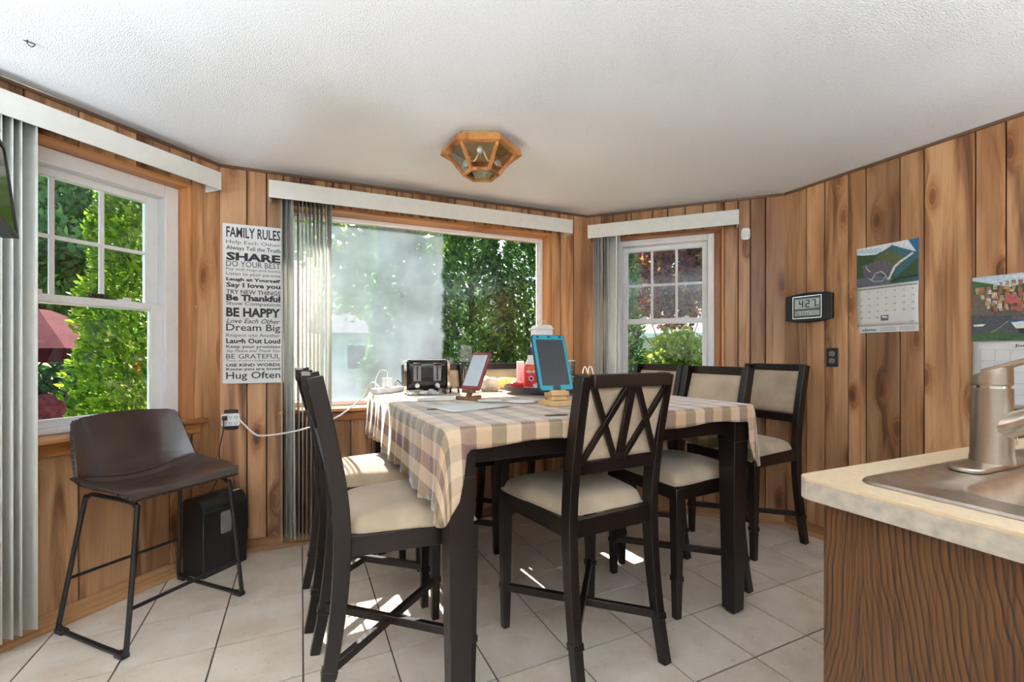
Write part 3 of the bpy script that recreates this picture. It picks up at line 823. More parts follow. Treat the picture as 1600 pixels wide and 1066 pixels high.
# ------------------------------------------------------------------ calendars
def pm(name, c): return simple(name, c, .45, var=.22, scale=90)
PR = {k: pm('print_' + k, c) for k, c in dict(sky=(.55, .68, .78), cloud=(.78, .82, .85), farhill=(.035, .13, .17), hill=(.035, .085, .035), olive=(.10, .13, .05), road=(.62, .66, .70), dark=(.012, .022, .025), purple=(.13, .11, .14),
      blue=(.015, .13, .30), terra=(.42, .14, .07), pink=(.46, .12, .11), cream=(.66, .55, .38), ochre=(.52, .33, .14), white=(.75, .76, .76), rock=(.15, .125, .10), water=(.075, .085, .095), green=(.05, .13, .04), slate=(.12, .14, .17)).items()}
class Print:
    """flat printed picture: thin coloured shapes layered over each other"""
    def __init__(s): s.b = MB(); s.names = []; s.k = 0
    def idx(s, n):
        if n not in s.names: s.names.append(n)
        return s.names.index(n)
    def poly(s, pts, n):
        s.k += 1; y = -.0004 - .000012 * s.k
        s.b.add([(x, y, z) for x, z in pts], [tuple(range(len(pts)))], s.idx(n))
    def line(s, pts, w, n):
        for (a, c), (d, f) in zip(pts[:-1], pts[1:]):
            dx, dz = d - a, f - c; l = sqrt(dx * dx + dz * dz); nx, nz = -dz / l * w / 2, dx / l * w / 2
            s.poly([(a + nx, c + nz), (a - nx, c - nz), (d - nx, f - nz), (d + nx, f + nz)], n)
    def build(s, name, parent, loc=(0, 0, 0), **kw): return s.b.build(name, [PR[n] for n in s.names], parent, loc=loc, fix=False, **kw)

def calendar(W, s, ztop, w, hp, hg, label, which, off=PT + .002):
    e = empty('wall_calendar', (*W.p(s, off).xy, ztop), W.ang, label, 'calendar')
    def sheet(name, z0, z1, x0, x1, curl=0, mat=PAPER, y=-.004):
        b = MB()
        def fn(u, v):
            xx = x0 + (x1 - x0) * u; zz = z1 + (z0 - z1) * v
            return (xx, y - curl * (max(0, u - .72) / .28) ** 2 * max(0, 1 - v * 2.6) - .004 * sin(pi * v), zz)
        b.grid(fn, 10, 10); o = b.build(name, mat, e, smooth=60, fix=False)
        md = o.modifiers.new('t', 'SOLIDIFY'); md.thickness = .0007
        return o
    return e, sheet

e, sheet = calendar(WD, .600, 1.765, .292, .21, .25, 'calendar with a mountain road picture hanging right of the digital clock', 0)
sheet('backing_sheet', -.228, .0, -.146, .146, mat=PR['blue'], y=-.001)
pp = Print(); w2 = .146
pp.poly([(-w2, -.225), (w2, -.225), (w2, 0), (-w2, 0)], 'cloud')
pp.poly([(-w2, -.03), (-.02, -.045), (-.02, -.02), (-w2, -.005)], 'sky')
pp.poly([(-w2, -.225), (-w2, -.04), (-.05, -.05), (.0, -.03), (.03, -.012), (.06, -.03), (w2, -.075), (w2, -.225)], 'farhill')
pp.poly([(-w2, -.225), (-w2, -.035), (-.11, -.045), (-.06, -.052), (.0, -.10), (.05, -.21)], 'hill')
pp.poly([(-.06, -.08), (.015, -.03), (.06, -.07), (.10, -.10), (.03, -.16), (-.06, -.17)], 'olive')
pp.poly([(-.12, -.10), (-.02, -.09), (.06, -.13), (.02, -.17), (-.11, -.165)], 'purple')
pp.poly([(.04, -.2), (w2, -.10), (w2, -.205), (.03, -.225)], 'hill')
pp.poly([(-w2, -.225), (-w2, -.175), (-.04, -.165), (.03, -.2), (.02, -.225)], 'slate')
pp.line([(.125, -.072), (.10, -.09), (.065, -.112), (.04, -.135), (.03, -.16), (.012, -.2)], .011, 'road')
pp.line([(-.10, -.105), (-.09, -.13), (-.075, -.145)], .004, 'road')
pp.line([(-.07, -.19), (-.05, -.155), (-.02, -.15), (.0, -.175), (.01, -.2)], .004, 'road')
pp.line([(-.085, -.18), (-.06, -.2), (-.02, -.205), (.0, -.18)], .003, 'road')
pp.line([(.02, -.215), (.06, -.2), (w2, -.195)], .008, 'dark')
pp.poly([(.102, 0), (w2, 0), (w2, -.085), (.133, -.06)], 'blue')
pp.build('picture', e, (0, -.0085, 0))
gs = sheet('date_sheet', -.452, -.222, -.146, .146, y=-.003)
gp = Print(); gp.line([(-.142, -.240), (.142, -.240)], .004, 'olive'); gp.build('header_rule', e, (0, -.0085, 0)); gp = Print(); gp.poly([(-.025, -.425), (.012, -.425), (.012, -.395), (-.025, -.395)], 'slate'); gp.poly([(-.020, -.408), (.008, -.412), (.008, -.402), (-.015, -.399)], 'white')
gp.build('thumbnail_print', e, (0, -.0085, 0))
k = 0
for r in range(5):
    for c in range(7):
        dn = r * 7 + c
        if 1 <= dn <= 30: lettering(e, str(dn), -.122 + c * .041, -.0092, -.262 - r * .036, h=.009, mat=INK, name='date_number')
lettering(e, '2026', .118, -.0092, -.435, h=.008, mat=INKG, name='year')
fs_ = MB(); fs_.bx(-.140, .146, -.0025, -.0018, -.490, -.452); fs_.build('footer_strip', PAPER, e)
lettering(e, 'alamo', -.085, -.0032, -.473, w=.072, h=.016, mat=TEALINK, name='logo', bold=.03)
ln = MB()
for q in range(4):
    ln.bx(-.03, .045, -.0031, -.0026, -.463 - q * .006, -.4615 - q * .006); ln.bx(.06, .128, -.0031, -.0026, -.463 - q * .006, -.4615 - q * .006)
ln.build('footer_print', INKG, e)

e, sheet = calendar(WD, 1.165, 1.520, .40, .30, .31, 'June 2026 calendar with a harbour town picture behind the faucet', 1)
w2 = .205
sheet('backing_sheet', -.300, 0, -w2, w2, y=-.001)
pp = Print(); R = random.Random(11)
pp.poly([(-w2, -.3), (w2, -.3), (w2, 0), (-w2, 0)], 'sky')
pp.poly([(-w2, -.03), (-.05, -.022), (.08, -.012), (w2, -.02), (w2, 0), (-w2, 0)], 'sky'); pp.poly([(-.1, -.012), (.03, -.008), (.1, -.02), (-.02, -.024)], 'cloud')
pp.poly([(-w2, -.22), (-w2, -.015), (-.16, -.03), (-.08, -.06), (.0, -.04), (.05, -.025), (.12, -.03), (w2, -.02), (w2, -.22)], 'green')
pp.poly([(-w2, -.26), (-w2, -.08), (-.1, -.1), (.0, -.16), (w2, -.17), (w2, -.26)], 'rock')
for r in range(9):
    for c in range(19):
        x = -.195 + c * .0205 + R.uniform(-.005, .005); z = -.040 - r * .0145 + R.uniform(-.006, .006) - .012 * sin(c * .35 + 2)
        if x < -.20 + r * .007: continue
        wd_, hh = R.uniform(.008, .018), R.uniform(.012, .024)
        pp.poly([(x, z - hh), (x + wd_, z - hh), (x + wd_, z), (x, z)], R.choice(['terra', 'pink', 'cream', 'ochre', 'white', 'cream', 'ochre', 'terra']))
        for q in range(2):
            for p_ in range(2): pp.poly([(x + .002 + q * wd_ * .45, z - .006 - p_ * .009), (x + .005 + q * wd_ * .45, z - .006 - p_ * .009), (x + .005 + q * wd_ * .45, z - .002 - p_ * .009), (x + .002 + q * wd_ * .45, z - .002 - p_ * .009)], 'slate')
pp.poly([(-.09, -.135), (-.05, -.135), (-.05, -.095), (-.09, -.09)], 'pink'); pp.poly([(.03, -.14), (.065, -.14), (.065, -.1), (.03, -.1)], 'white')
pp.poly([(-w2, -.3), (-w2, -.18), (-.1, -.19), (.05, -.185), (w2, -.18), (w2, -.3)], 'water')
pp.poly([(-.075, -.215), (.06, -.21), (.075, -.20), (.085, -.24), (.05, -.248), (-.055, -.250)], 'white'); pp.poly([(-.078, -.213), (.08, -.198), (.08, -.205), (-.074, -.222)], 'blue')
pp.poly([(-.07, -.19), (.06, -.19), (.06, -.207), (-.07, -.213)], 'purple')
pp.poly([(-.05, -.251), (.06, -.249), (.05, -.272), (-.045, -.272)], 'dark'); pp.poly([(-.2, -.225), (-.155, -.224), (-.165, -.235), (-.195, -.235)], 'white')
pp.line([(-.17, -.282), (-.12, -.255), (-.08, -.215)], .003, 'ochre')
pp.line([(-.02, -.19), (.08, -.165), (.2, -.15)], .004, 'ochre')
pp.poly([(-w2, -.3), (-w2, -.275), (-.12, -.262), (-.05, -.28), (.06, -.272), (w2, -.278), (w2, -.3)], 'green')
pp.build('picture', e, (0, -.0085, 0))
sheet('date_sheet', -.615, -.300, -w2, w2, y=-.003)
lettering(e, 'June 2026', -.005, -.0085, -.328, w=.115, h=.015, mat=INK, name='month', bold=.015)
gl = MB()
for c in range(8): gl.bx(-.178 + c * .0508 - .0004, -.178 + c * .0508 + .0004, -.0088, -.0084, -.600, -.346)
for r in range(6): gl.bx(-.178, .178, -.0088, -.0084, -.3465 - r * .0507, -.3457 - r * .0507)
gl.build('date_grid', INKG, e)
for r in range(5):
    for c in range(7):
        dn = r * 7 + c
        if 1 <= dn <= 30: lettering(e, str(dn), -.170 + c * .0508, -.0088, -.354 - r * .0507, h=.0065, mat=INKG, name='date_number')

# ------------------------------------------------------------------ ceiling lamp
cl = empty('ceiling_lamp', (-.159, 2.34, H), 0, 'hexagonal wood-framed lantern lamp with clear panes on the ceiling above the table', 'lamp')
def hexa(r, rot=0): return [(r * cos(radians(60 * k + rot)), r * sin(radians(60 * k + rot))) for k in range(6)]
b = MB(); b.prism(hexa(.175), -.028, 0); b.build('brass_pan', BRASS, cl, bevel=.004)
o_, i_ = hexa(.214), hexa(.168)
for k in range(6):
    l = (k + 1) % 6
    vs_ = []
    for z, ex in ((-.058, 0), (-.024, -.010)):
        for q in (o_[k], o_[l], i_[l], i_[k]):
            s = 1 + ex / .2 if q in (o_[k], o_[l]) else 1
            vs_.append((q[0] * s, q[1] * s, z))
    MB().add(vs_, [(0, 1, 2, 3), (7, 6, 5, 4), (0, 4, 5, 1), (1, 5, 6, 2), (2, 6, 7, 3), (3, 7, 4, 0)]).build('rim_rail', TRIMW, cl, bevel=.003)
top, bot = hexa(.176), hexa(.088)
for k in range(6):
    l = (k + 1) % 6
    a = Vector((*top[k], -.05)); c = Vector((*bot[k], -.160))
    MB().rsweep([a, c], .016, .016, xa=Vector((-a.y, a.x, 0))).build('corner_post', TRIMW, cl, bevel=.002)
    p, q = Vector((*bot[k], -.157)), Vector((*bot[l], -.157))
    MB().rsweep([p, q], .016, .014, xa=(0, 0, 1)).build('bottom_rail', TRIMW, cl, bevel=.002)
    A_, B_ = Vector((*top[k], -.056)) * .985, Vector((*top[l], -.056)) * .985
    P_, Q_ = p * .985, q * .985
    nrm = Vector((*((A_ + B_) / 2).xy, 0)).normalized() * .0025
    MB().add([A_, B_, Q_, P_, A_ + nrm, B_ + nrm, Q_ + nrm, P_ + nrm], [(0, 1, 2, 3), (7, 6, 5, 4), (0, 4, 5, 1), (1, 5, 6, 2), (2, 6, 7, 3), (3, 7, 4, 0)]).build('side_pane', PANEG, cl)
MB().prism(hexa(.082), -.159, -.1565).build('bottom_pane', PANEG, cl)
for a in (30, 150, 270):
    x, y = cos(radians(a)), sin(radians(a))
    ar = MB(); ar.tube(smooth_path([(x * .01, y * .01, -.03), (x * .04, y * .04, -.075), (x * .075, y * .075, -.062)], 4), .006, 6); ar.lathe([(.012, -.0), (.014, .02)], 10, (x * .078, y * .078, -.068))
    arm = ar.build('bulb_arm', BRASS, cl, smooth=50)
    bl = MB(); bl.lathe([(.010, 0), (.014, .010), (.017, .025), (.014, .045), (.006, .062), (.001, .070)], 12, (0, 0, 0))
    o = bl.build('bulb', BULB, arm, smooth=60, loc=(x * .078, y * .078, -.066), rot=(radians(115) * -y, radians(115) * x, 0))

o = MB().tube(smooth_path([(0, 0, 0), (0, 0, -.012), (.008, .004, -.02), (.016, .006, -.012), (.012, .012, -.004), (-.012, .004, -.003)], 4), .0016, 6).build('ceiling_hook', BLKM, None, (-1.671, 1.558, H), .4)
tag(o, 'tiny dark bent wire hook in the white ceiling near the left wall', 'hook')
o = MB().tube(smooth_path([(0, 0, 0), (0, -.012, -.004), (0, -.018, -.016), (0, -.012, -.024), (0, -.003, -.018)], 4), .0022, 6).build('wall_hook', CHROME, None, (*WA.p(4.448, PT).xy, 1.42), WA.ang)
tag(o, 'small metal hook on the orange board right of the left window', 'hook')
# ribbed trinket on the sash rail of the left window
b = MB()
for k in range(7): b.lathe([(.004, 0), (.011, .002), (.013, .005), (.011, .008), (.004, .010)], 10, (0, 0, k * .0105))
o = b.build('ribbed_ornament', BARK, None, (*WA.p(4.045, -.108).xy, 1.431), 0, smooth=50, rot=(0, radians(90), WA.ang))
tag(o, 'small brown ribbed ornament lying on the left window sash rail', 'ornament')

# ------------------------------------------------------------------ table
TA = radians(26.5); TC = Vector((.118, 2.324)); TU = Vector((cos(TA), sin(TA))); TV = Vector((-sin(TA), cos(TA)))
def tp(u, v, z=0):
    q = TC + TU * u + TV * v
    return (q.x, q.y, z)
TZ = .926; TH = .712
tb = empty('dining_table', (*TC, 0), TA, 'square counter-height dining table in dark espresso wood under a plaid cloth', 'table')
MB().bx(-TH, TH, -TH, TH, TZ - .030, TZ).build('tabletop', ESP, tb, bevel=.005)
for sx_ in (-1, 1):
    MB().bx(sx_ * .645 - .012, sx_ * .645 + .012, -.60, .60, TZ - .125, TZ - .03).build('apron', ESP, tb, bevel=.003)
    MB().bx(-.60, .60, sx_ * .645 - .012, sx_ * .645 + .012, TZ - .125, TZ - .03).build('apron', ESP, tb, bevel=.003)
    for sy_ in (-1, 1):
        lg = MB(); x, y = sx_ * .652, sy_ * .652
        lg.box((x, y, TZ - .03 - .0625), (.090, .090, .125))
        lg.rsweep([(x, y, TZ - .155), (x, y, .012)], [.086, .064], [.086, .064])
        lg.box((x, y, .006), (.045, .045, .012))
        lg.build('leg', ESP, tb, bevel=.003)

# tablecloth: flat top, flaps hanging unequally, folds in the hanging cloth
def sstep(a, c, x):
    t = min(1, max(0, (x - a) / (c - a))); return t * t * (3 - 2 * t)
def cloth():
    b = MB(); rc = .022; HT = TH + .004
    per = []   # (x,y,nx,ny, hang, U, V direction)
    HL, HR, HN, HF = .250, .230, .062, .070
    def side(p0, p1, nrm, n, hf):
        for i in range(n):
            t = i / n; per.append((p0[0] + (p1[0] - p0[0]) * t, p0[1] + (p1[1] - p0[1]) * t, nrm, hf(t)))
    def corner(cx, cy, a0, ha, hb, drop):
        for i in range(8):
            t = i / 8; q = radians(a0 + 90 * t)
            h = ha + (hb - ha) * sstep(0, 1, t) + drop * sin(pi * t)
            per.append((cx + rc * cos(q), cy + rc * sin(q), (cos(q), sin(q)), h))
    k = HT - rc
    # start near-left corner, go counter-clockwise: near side (-v), right (+u), far, left
    side((-k, -HT), (k, -HT), (0, -1), 90, lambda t: HN + (HL - HN) * (1 - sstep(.0, .040, t)) + .006 * sin(t * 21) + (HR - HN) * sstep(.975, 1, t))
    corner(k, -k, -90, HR, HR, .04)
    side((HT, -k), (HT, k), (1, 0), 70, lambda t: HR + .008 * sin(t * 12) + .03 * (1 - sstep(0, .05, t)))
    corner(k, k, 0, HR, HF, .03)
    side((k, HT), (-k, HT), (0, 1), 60, lambda t: HF + .004 * sin(t * 16))
    corner(-k, k, 90, HF, HL * .9, .02)
    side((-HT, k), (-HT, -k), (-1, 0), 110, lambda t: HL * (.86 + .14 * t) + .012 * sin(t * 17) + .02 * sstep(.93, 1, t))
    corner(-k, -k, 180, HL + .02, HL, .035)
    n = len(per); rows = 9; zt = TZ + .006
    verts = []; uvs = []
    for j in range(rows + 1):
        for i, (x, y, nr, hg) in enumerate(per):
            if j == 0: px, py, pz, d = x - nr[0] * .010, y - nr[1] * .010, zt, -.010
            elif j == 1: px, py, pz, d = x, y, zt - .004, 0
            else:
                f = (j - 1) / (rows - 1); d = hg * f
                s = i / n * 2 * TH * 4
                am = .011 * f * min(1, hg / .15)
                wv = am * (sin(s * 34 + 1.3 * sin(s * 5)) + .6 * sin(s * 71 + 2 * sin(s * 9))) + .010 * f + .006
                if hg < .12: wv = .004 + .003 * f * sin(s * 25)
                px, py, pz = x + nr[0] * wv, y + nr[1] * wv, zt - .004 - d
            verts.append((px, py, pz)); uvs.append((px + nr[0] * d + 3, py + nr[1] * d + 3))
    faces = [(j * n + i, j * n + (i + 1) % n, (j + 1) * n + (i + 1) % n, (j + 1) * n + i) for j in range(rows) for i in range(n)]
    me = bpy.data.meshes.new('tablecloth')
    base = len(verts)
    # top: grid inside rim, slight wrinkles
    m = 28; kk = HT - .010
    faces.append(tuple(range(n)))
    me.from_pydata(verts, [], faces)
    ul = me.uv_layers.new(name='UVMap')
    for lp in me.loops: ul.data[lp.index].uv = uvs[lp.vertex_index]
    me.materials.append(CLOTH)
    for p in me.polygons: p.use_smooth = True
    me.set_sharp_from_angle(angle=radians(70))
    o = bpy.data.objects.new('tablecloth', me); COL.objects.link(o)
    o.location = (*TC, 0); o.rotation_euler = (0, 0, TA)
    md = o.modifiers.new('t', 'SOLIDIFY'); md.thickness = .0012
    return o
tag(cloth(), 'brown and beige plaid tablecloth draped over the square dining table', 'tablecloth')
ZT = TZ + .0075

# ------------------------------------------------------------------ dining chairs
def make_chair():
    c = empty('dining_chair')
    XF, XB, YF, YB = .225, .19, .20, -.215
    for s in (-1, 1):
        lg = MB()
        lg.rsweep([(s * XF, YF, .572), (s * XF, YF, .45), (s * XF, YF, .185)], [.046, .044, .036], [.046, .044, .036])
        lg.rsweep([(s * XF, YF, .187), (s * XF, YF, .163)], .043, .043)
        lg.rsweep([(s * XF, YF, .165), (s * XF, YF, 0)], [.036, .030], [.036, .030])
        lg.build('leg', ESP, c, bevel=.002, seg=1)
        lg = MB()
        path = smooth_path([(s * (XB + .006), -.282, 0), (s * (XB + .003), -.250, .165), (s * XB, -.222, .38), (s * XB, -.213, .57), (s * XB, -.226, .74), (s * XB, -.258, .92), (s * XB, -.292, 1.085)], 4)
        ds = [.036 + .016 * sstep(0, .55, p.z) * (1 - .3 * sstep(.7, 1.08, p.z)) for p in path]
        lg.rsweep(path, .036, ds)
        lg.rsweep([(s * (XB + .003), -.254, .152), (s * (XB + .003), -.248, .176)], .042, .046)
        lg.build('leg', ESP, c, bevel=.002, seg=1)
    # seat frame
    fr = MB()
    fr.bx(-XF + .02, XF - .02, YF - .012, YF + .014, .515, .580); fr.bx(-XB + .015, XB - .015, YB - .012, YB + .012, .515, .580)
    for s in (-1, 1): fr.rsweep([(s * XF, YF, .5475), (s * XB, YB, .5475)], [.024, .024], [.065, .065], xa=(1, 0, 0))
    fr.build('seat_frame', ESP, c, bevel=.002, seg=1)
    # cushion: domed trapezoid with a rolled edge
    def cush(u, v):
        a = 2 * u - 1; t = v
        y = YB + .020 + (YF + .030 - YB - .020) * t
        wd_ = .185 + (.246 - .185) * t
        ex = .92 if abs(a) > .999 else 1
        e = (1 - abs(a) ** 6) * (1 - abs(2 * t - 1) ** 8)
        rx = 1 - .05 * abs(2 * t - 1) ** 8
        return (a * wd_ * rx, y - .012 * a * a * (1 if t > .5 else -.3), .586 + .052 * max(0, e) ** .38 + .010 * (1 - a * a) * (1 - (2 * t - 1) ** 2))
    cu = MB(); cu.grid(cush, 22, 22)
    bot = MB(); n = 22
    cu.grid(lambda u, v: (cush(u, v)[0], cush(u, v)[1], .578), 22, 22)
    st = cu.build('seat', FAB, c, smooth=60)
    bm = bmesh.new(); bm.from_mesh(st.data)
    edges = [e_ for e_ in bm.edges if e_.is_boundary]
    bmesh.ops.bridge_loops(bm, edges=edges); bmesh.ops.recalc_face_normals(bm, faces=bm.faces)
    for f in bm.faces: f.smooth = True
    bm.to_mesh(st.data); bm.free()
    loop = [cush(i / 10, 1) for i in range(10)] + [cush(1, 1 - i / 10) for i in range(10)] + [cush(1 - i / 10, 0) for i in range(10)] + [cush(0, i / 10) for i in range(10)]
    MB().tube([(p[0], p[1], .583) for p in loop], .0045, 6, closed=True).build('piping', FAB, st, smooth=60)
    # back: rails, padded panel, lattice
    def yb(z): return -.226 - .0985 * (z - .74) / .5 * 1.0 - .045 * ((z - .74) / .35) ** 2 * .5
    R_ = MB(); R_.rsweep([(-XB + .017, yb(1.065) - .006, 1.066), (XB - .017, yb(1.065) - .006, 1.066)], .030, .046, xa=(0, 1, .0)); R_.build('top_rail', ESP, c, bevel=.003, seg=1)
    R_ = MB(); R_.rsweep([(-XB, yb(.765), .760), (XB, yb(.765), .760)], .026, .048, xa=(0, 1, 0)); R_.build('lower_rail', ESP, c, bevel=.003, seg=1)
    def panel(u, v):
        a = 2 * u - 1; z = .785 + (1.046 - .785) * v
        e = (1 - abs(a) ** 6) * (1 - abs(2 * v - 1) ** 6)
        return (a * (XB - .018), yb(z) + .006 + .022 * max(0, e) ** .45, z)
    pn = MB(); pn.grid(panel, 18, 14); pn.grid(lambda u, v: (panel(u, v)[0], yb(panel(u, v)[2]) - .006, panel(u, v)[2]), 18, 14)
    bp = pn.build('back_panel', FAB, c, smooth=60)
    bm = bmesh.new(); bm.from_mesh(bp.data)
    bmesh.ops.bridge_loops(bm, edges=[e_ for e_ in bm.edges if e_.is_boundary]); bmesh.ops.recalc_face_normals(bm, faces=bm.faces)
    for f in bm.faces: f.smooth = True
    bm.to_mesh(bp.data); bm.free()
    z0, z1 = .782, 1.050
    def lat(x0, x1, w, lift):
        y0, y1 = yb(z0) - .014 - lift, yb(z1) - .014 - lift
        MB().rsweep([(x0, y0, z0), (x1, y1, z1)], w, .012, xa=(1, 0, 0)).build('lattice_bar', ESP, c, bevel=.001, seg=1)
    xx = XB - .020
    lat(0, 0, .030, .002)
    for s in (-1, 1):
        lat(s * .020, s * xx, .022, 0); lat(s * xx, s * .020, .022, .004)
    # stretchers crossing from corner to corner
    for s in (-1, 1):
        MB().rsweep([(s * (XF - .012), YF - .012, .176 + .006 * s), (-s * (XB - .008), -.240, .176 + .006 * s)], .022, .030, xa=(1, s * 1.0, 0)).build('stretcher', ESP, c, bevel=.002, seg=1)
    return c
CH0 = make_chair()
chairs = [
    # front-leg midpoint, facing angle, label
    ((.170, 2.020), 118.4, 'espresso dining chair in front of the table, lattice back turned to the viewer'),
    ((-.241, 1.770), 25.0, 'espresso dining chair at the table left side, nearer one, seen side-on'),
    ((-.500, 2.268), 26.2, 'espresso dining chair at the table left side, farther one, by the gathered blinds'),
    ((.628, 2.180), 204.0, 'espresso dining chair at the table right side, nearer one, behind the table leg'),
    ((.505, 2.690), 206.0, 'espresso dining chair at the table right side, farther one, before the small window'),
    ((1.262, 2.735), 204.0, 'espresso dining chair standing apart against the right plank wall under the outlet'),
    (tp(.218, .350)[:2], 296.5, 'espresso dining chair tucked under the far side, behind the red-cased tablet'),
    (tp(-.284, .350)[:2], 296.5, 'espresso dining chair tucked under the far side, behind the toaster'),
]
for i, (fm, an, lb) in enumerate(chairs):
    o = CH0 if i == 0 else copy_tree(CH0)
    q = radians(an); d = Vector((cos(q), sin(q)))
    o.location = (fm[0] - d.x * .20, fm[1] - d.y * .20, 0)
    o.rotation_euler = (0, 0, q - pi / 2)
    tag(o, lb, 'chair', 'espresso dining chairs')

# ------------------------------------------------------------------ bar stool
st = empty('bar_stool', (-1.584, 2.017, 0), radians(-21.6 - 90), 'brown leather bucket bar stool with black sled legs by the left window', 'stool')
# local: x lateral (along the wall), y = forward is -? : after the turn local +y points into the room
st.rotation_euler = (0, 0, radians(-21.6) - pi / 2)
PRO = [(.225, .588), (.19, .607), (.12, .604), (.04, .590), (-.05, .581), (-.125, .588), (-.168, .618), (-.192, .672), (-.210, .74), (-.226, .81), (-.238, .866), (-.243, .890)]
WID = [.210, .236, .250, .252, .250, .246, .242, .236, .228, .218, .205, .165]
CUP = [.000, .006, .018, .030, .042, .052, .058, .050, .040, .030, .022, .012]
def prof(t):
    k = t * (len(PRO) - 1); i = min(int(k), len(PRO) - 2); f = k - i
    def L(a, c): return a + (c - a) * f
    return L(PRO[i][0], PRO[i + 1][0]), L(PRO[i][1], PRO[i + 1][1]), L(WID[i], WID[i + 1]), L(CUP[i], CUP[i + 1])
def shell(u, v):
    y, z, w, c = prof(v); a = 2 * u - 1
    sv = v * (len(PRO) - 1)
    back = sstep(4.5, 7.0, sv)
    r = abs(a) ** 2.6 * c
    # lifts up on the seat, wraps forward on the back
    wr = .95 if sv > 9.6 else 1
    return (a * w * (1 - .06 * abs(a) ** 4 * 0), y + r * back * 1.5 , z + r * (1 - back) * 1.3 - .014 * (a * a) * sstep(10.2, 11, sv))
sb = MB(); sb.grid(shell, 26, 44)
se = sb.build('seat', LEATH, st, smooth=70, fix=False)
md = se.modifiers.new('t', 'SOLIDIFY'); md.thickness = .016; md.offset = 0
md = se.modifiers.new('b', 'BEVEL'); md.width = .004; md.segments = 2; md.limit_method = 'ANGLE'
md = se.modifiers.new('s', 'SUBSURF'); md.levels = 1; md.render_levels = 1
edge = [shell(i / 14, 0) for i in range(14)] + [shell(1, i / 22) for i in range(22)] + [shell(1 - i / 14, 1) for i in range(14)] + [shell(0, 1 - i / 22) for i in range(22)]
pts = smooth_path(edge + [edge[0]], 3)
sm = MB()
acc = 0; prev = pts[0]
for p in pts[1:]:
    acc += (p - prev).length; 
    if acc > .010:
        dr = (p - prev).normalized(); sm.box(p, (.0125, .0065, .0050), R=dr.to_track_quat('Y', 'Z').to_matrix()); acc = 0
    prev = p
sm.build('edge_stitching', STITCH, se)
seam = MB()
sp_ = [Vector(shell(i / 40, .50 + .07 * (1 - (2 * i / 40 - 1) ** 2) * -1 + .07)) for i in range(41)]
for p, q in zip(sp_[:-1], sp_[1:]):
    dr = (q - p).normalized(); seam.box(p + Vector((0, .004, .0095)), (.004, .008, .004), R=dr.to_track_quat('Y', 'Z').to_matrix())
seam.build('seam_stitching', STITCH, se)
# frame: two side loops, two rails
for s in (-1, 1):
    x0, x1 = s * .185, s * .240
    path = [(x0 * .98, -.04, .572), (x0 * 1.0, .165, .572)]
    q1 = [(x0, .19, .562), (x0 + s * .004, .200, .535)]
    fr = smooth_path([(x0, -.02, .570), (x0, .150, .570), (x0 + s * .002, .192, .556), (x0 + s * .008, .206, .515), (x1 - s * .006, .222, .06), (x1, .216, .022), (x1, .180, .010), (x1, -.185, .010), (x1, -.222, .022), (x1 - s * .006, -.228, .06), (x0 + s * .008, -.150, .515), (x0 + s * .002, -.130, .556), (x0, -.100, .570), (x0, -.02, .570)], 5)
    MB().tube(fr, .0095, 8).build('leg_frame', BLKM, st, smooth=60)
    for yy in (-.205, .200):
        MB().bx(x1 - .015, x1 + .015, yy - .026, yy + .026, 0, .018).build('foot_pad', BLKP, st, bevel=.004)
MB().tube([(-.225, .215, .175), (.225, .215, .175)], .008, 8).build('footrest', BLKM, st, smooth=60)
MB().tube([(-.217, -.207, .215), (.217, -.207, .215)], .007, 8).build('rear_brace', BLKM, st, smooth=60)
MB().tube([(-.185, .10, .566), (.185, .10, .566)], .008, 8).build('seat_brace', BLKM, st, smooth=60)

# ------------------------------------------------------------------ shredder
sh = empty('paper_shredder', (*WA.p(4.490, .125).xy, 0), WA.ang, 'black paper shredder on the floor in the corner behind the bar stool', 'shredder')
# local: x along the wall, -y into the room
HX, HY = .122, .080
pr = [(-HY, .0), (-HY, .335)] + arc(-HY + .062, .335, .062, 180, 90, 6) + [(HY - .03, .397)] + arc(HY - .03, .367, .03, 90, 0, 4) + [(HY, 0)]
n = len(pr); b = MB(); b.add([(-HX, y, z) for y, z in pr] + [(HX, y, z) for y, z in pr], [tuple(range(n)), tuple(range(n, 2 * n))[::-1]] + [(k, (k + 1) % n, n + (k + 1) % n, n + k) for k in range(n)])
b.build('bin', BLKP, sh, smooth=35, bevel=.004)
MB().bx(-.095, .085, -.010, .030, .394, .400).build('feed_slot', BLKG, sh, bevel=.002)
MB().bx(-.085, .07, .006, .014, .3995, .4008).build('slot_mouth', INK, sh)
b = MB(); b.plate(rrect(-.030, .030, .20, .315, .010, 4), -HY - .002, -HY + .002); b.build('window', GREYP, sh)
b = MB()
for k in range(7): b.lathe([(.004, 0), (.004, .001)], 8, (-.06 + k * .018, -.040, .394))
b.build('status_lights', GREYP, sh)
MB().box((.092, -.030, .396), (.045, .018, .002)).build('maker_label', PAPER, sh)

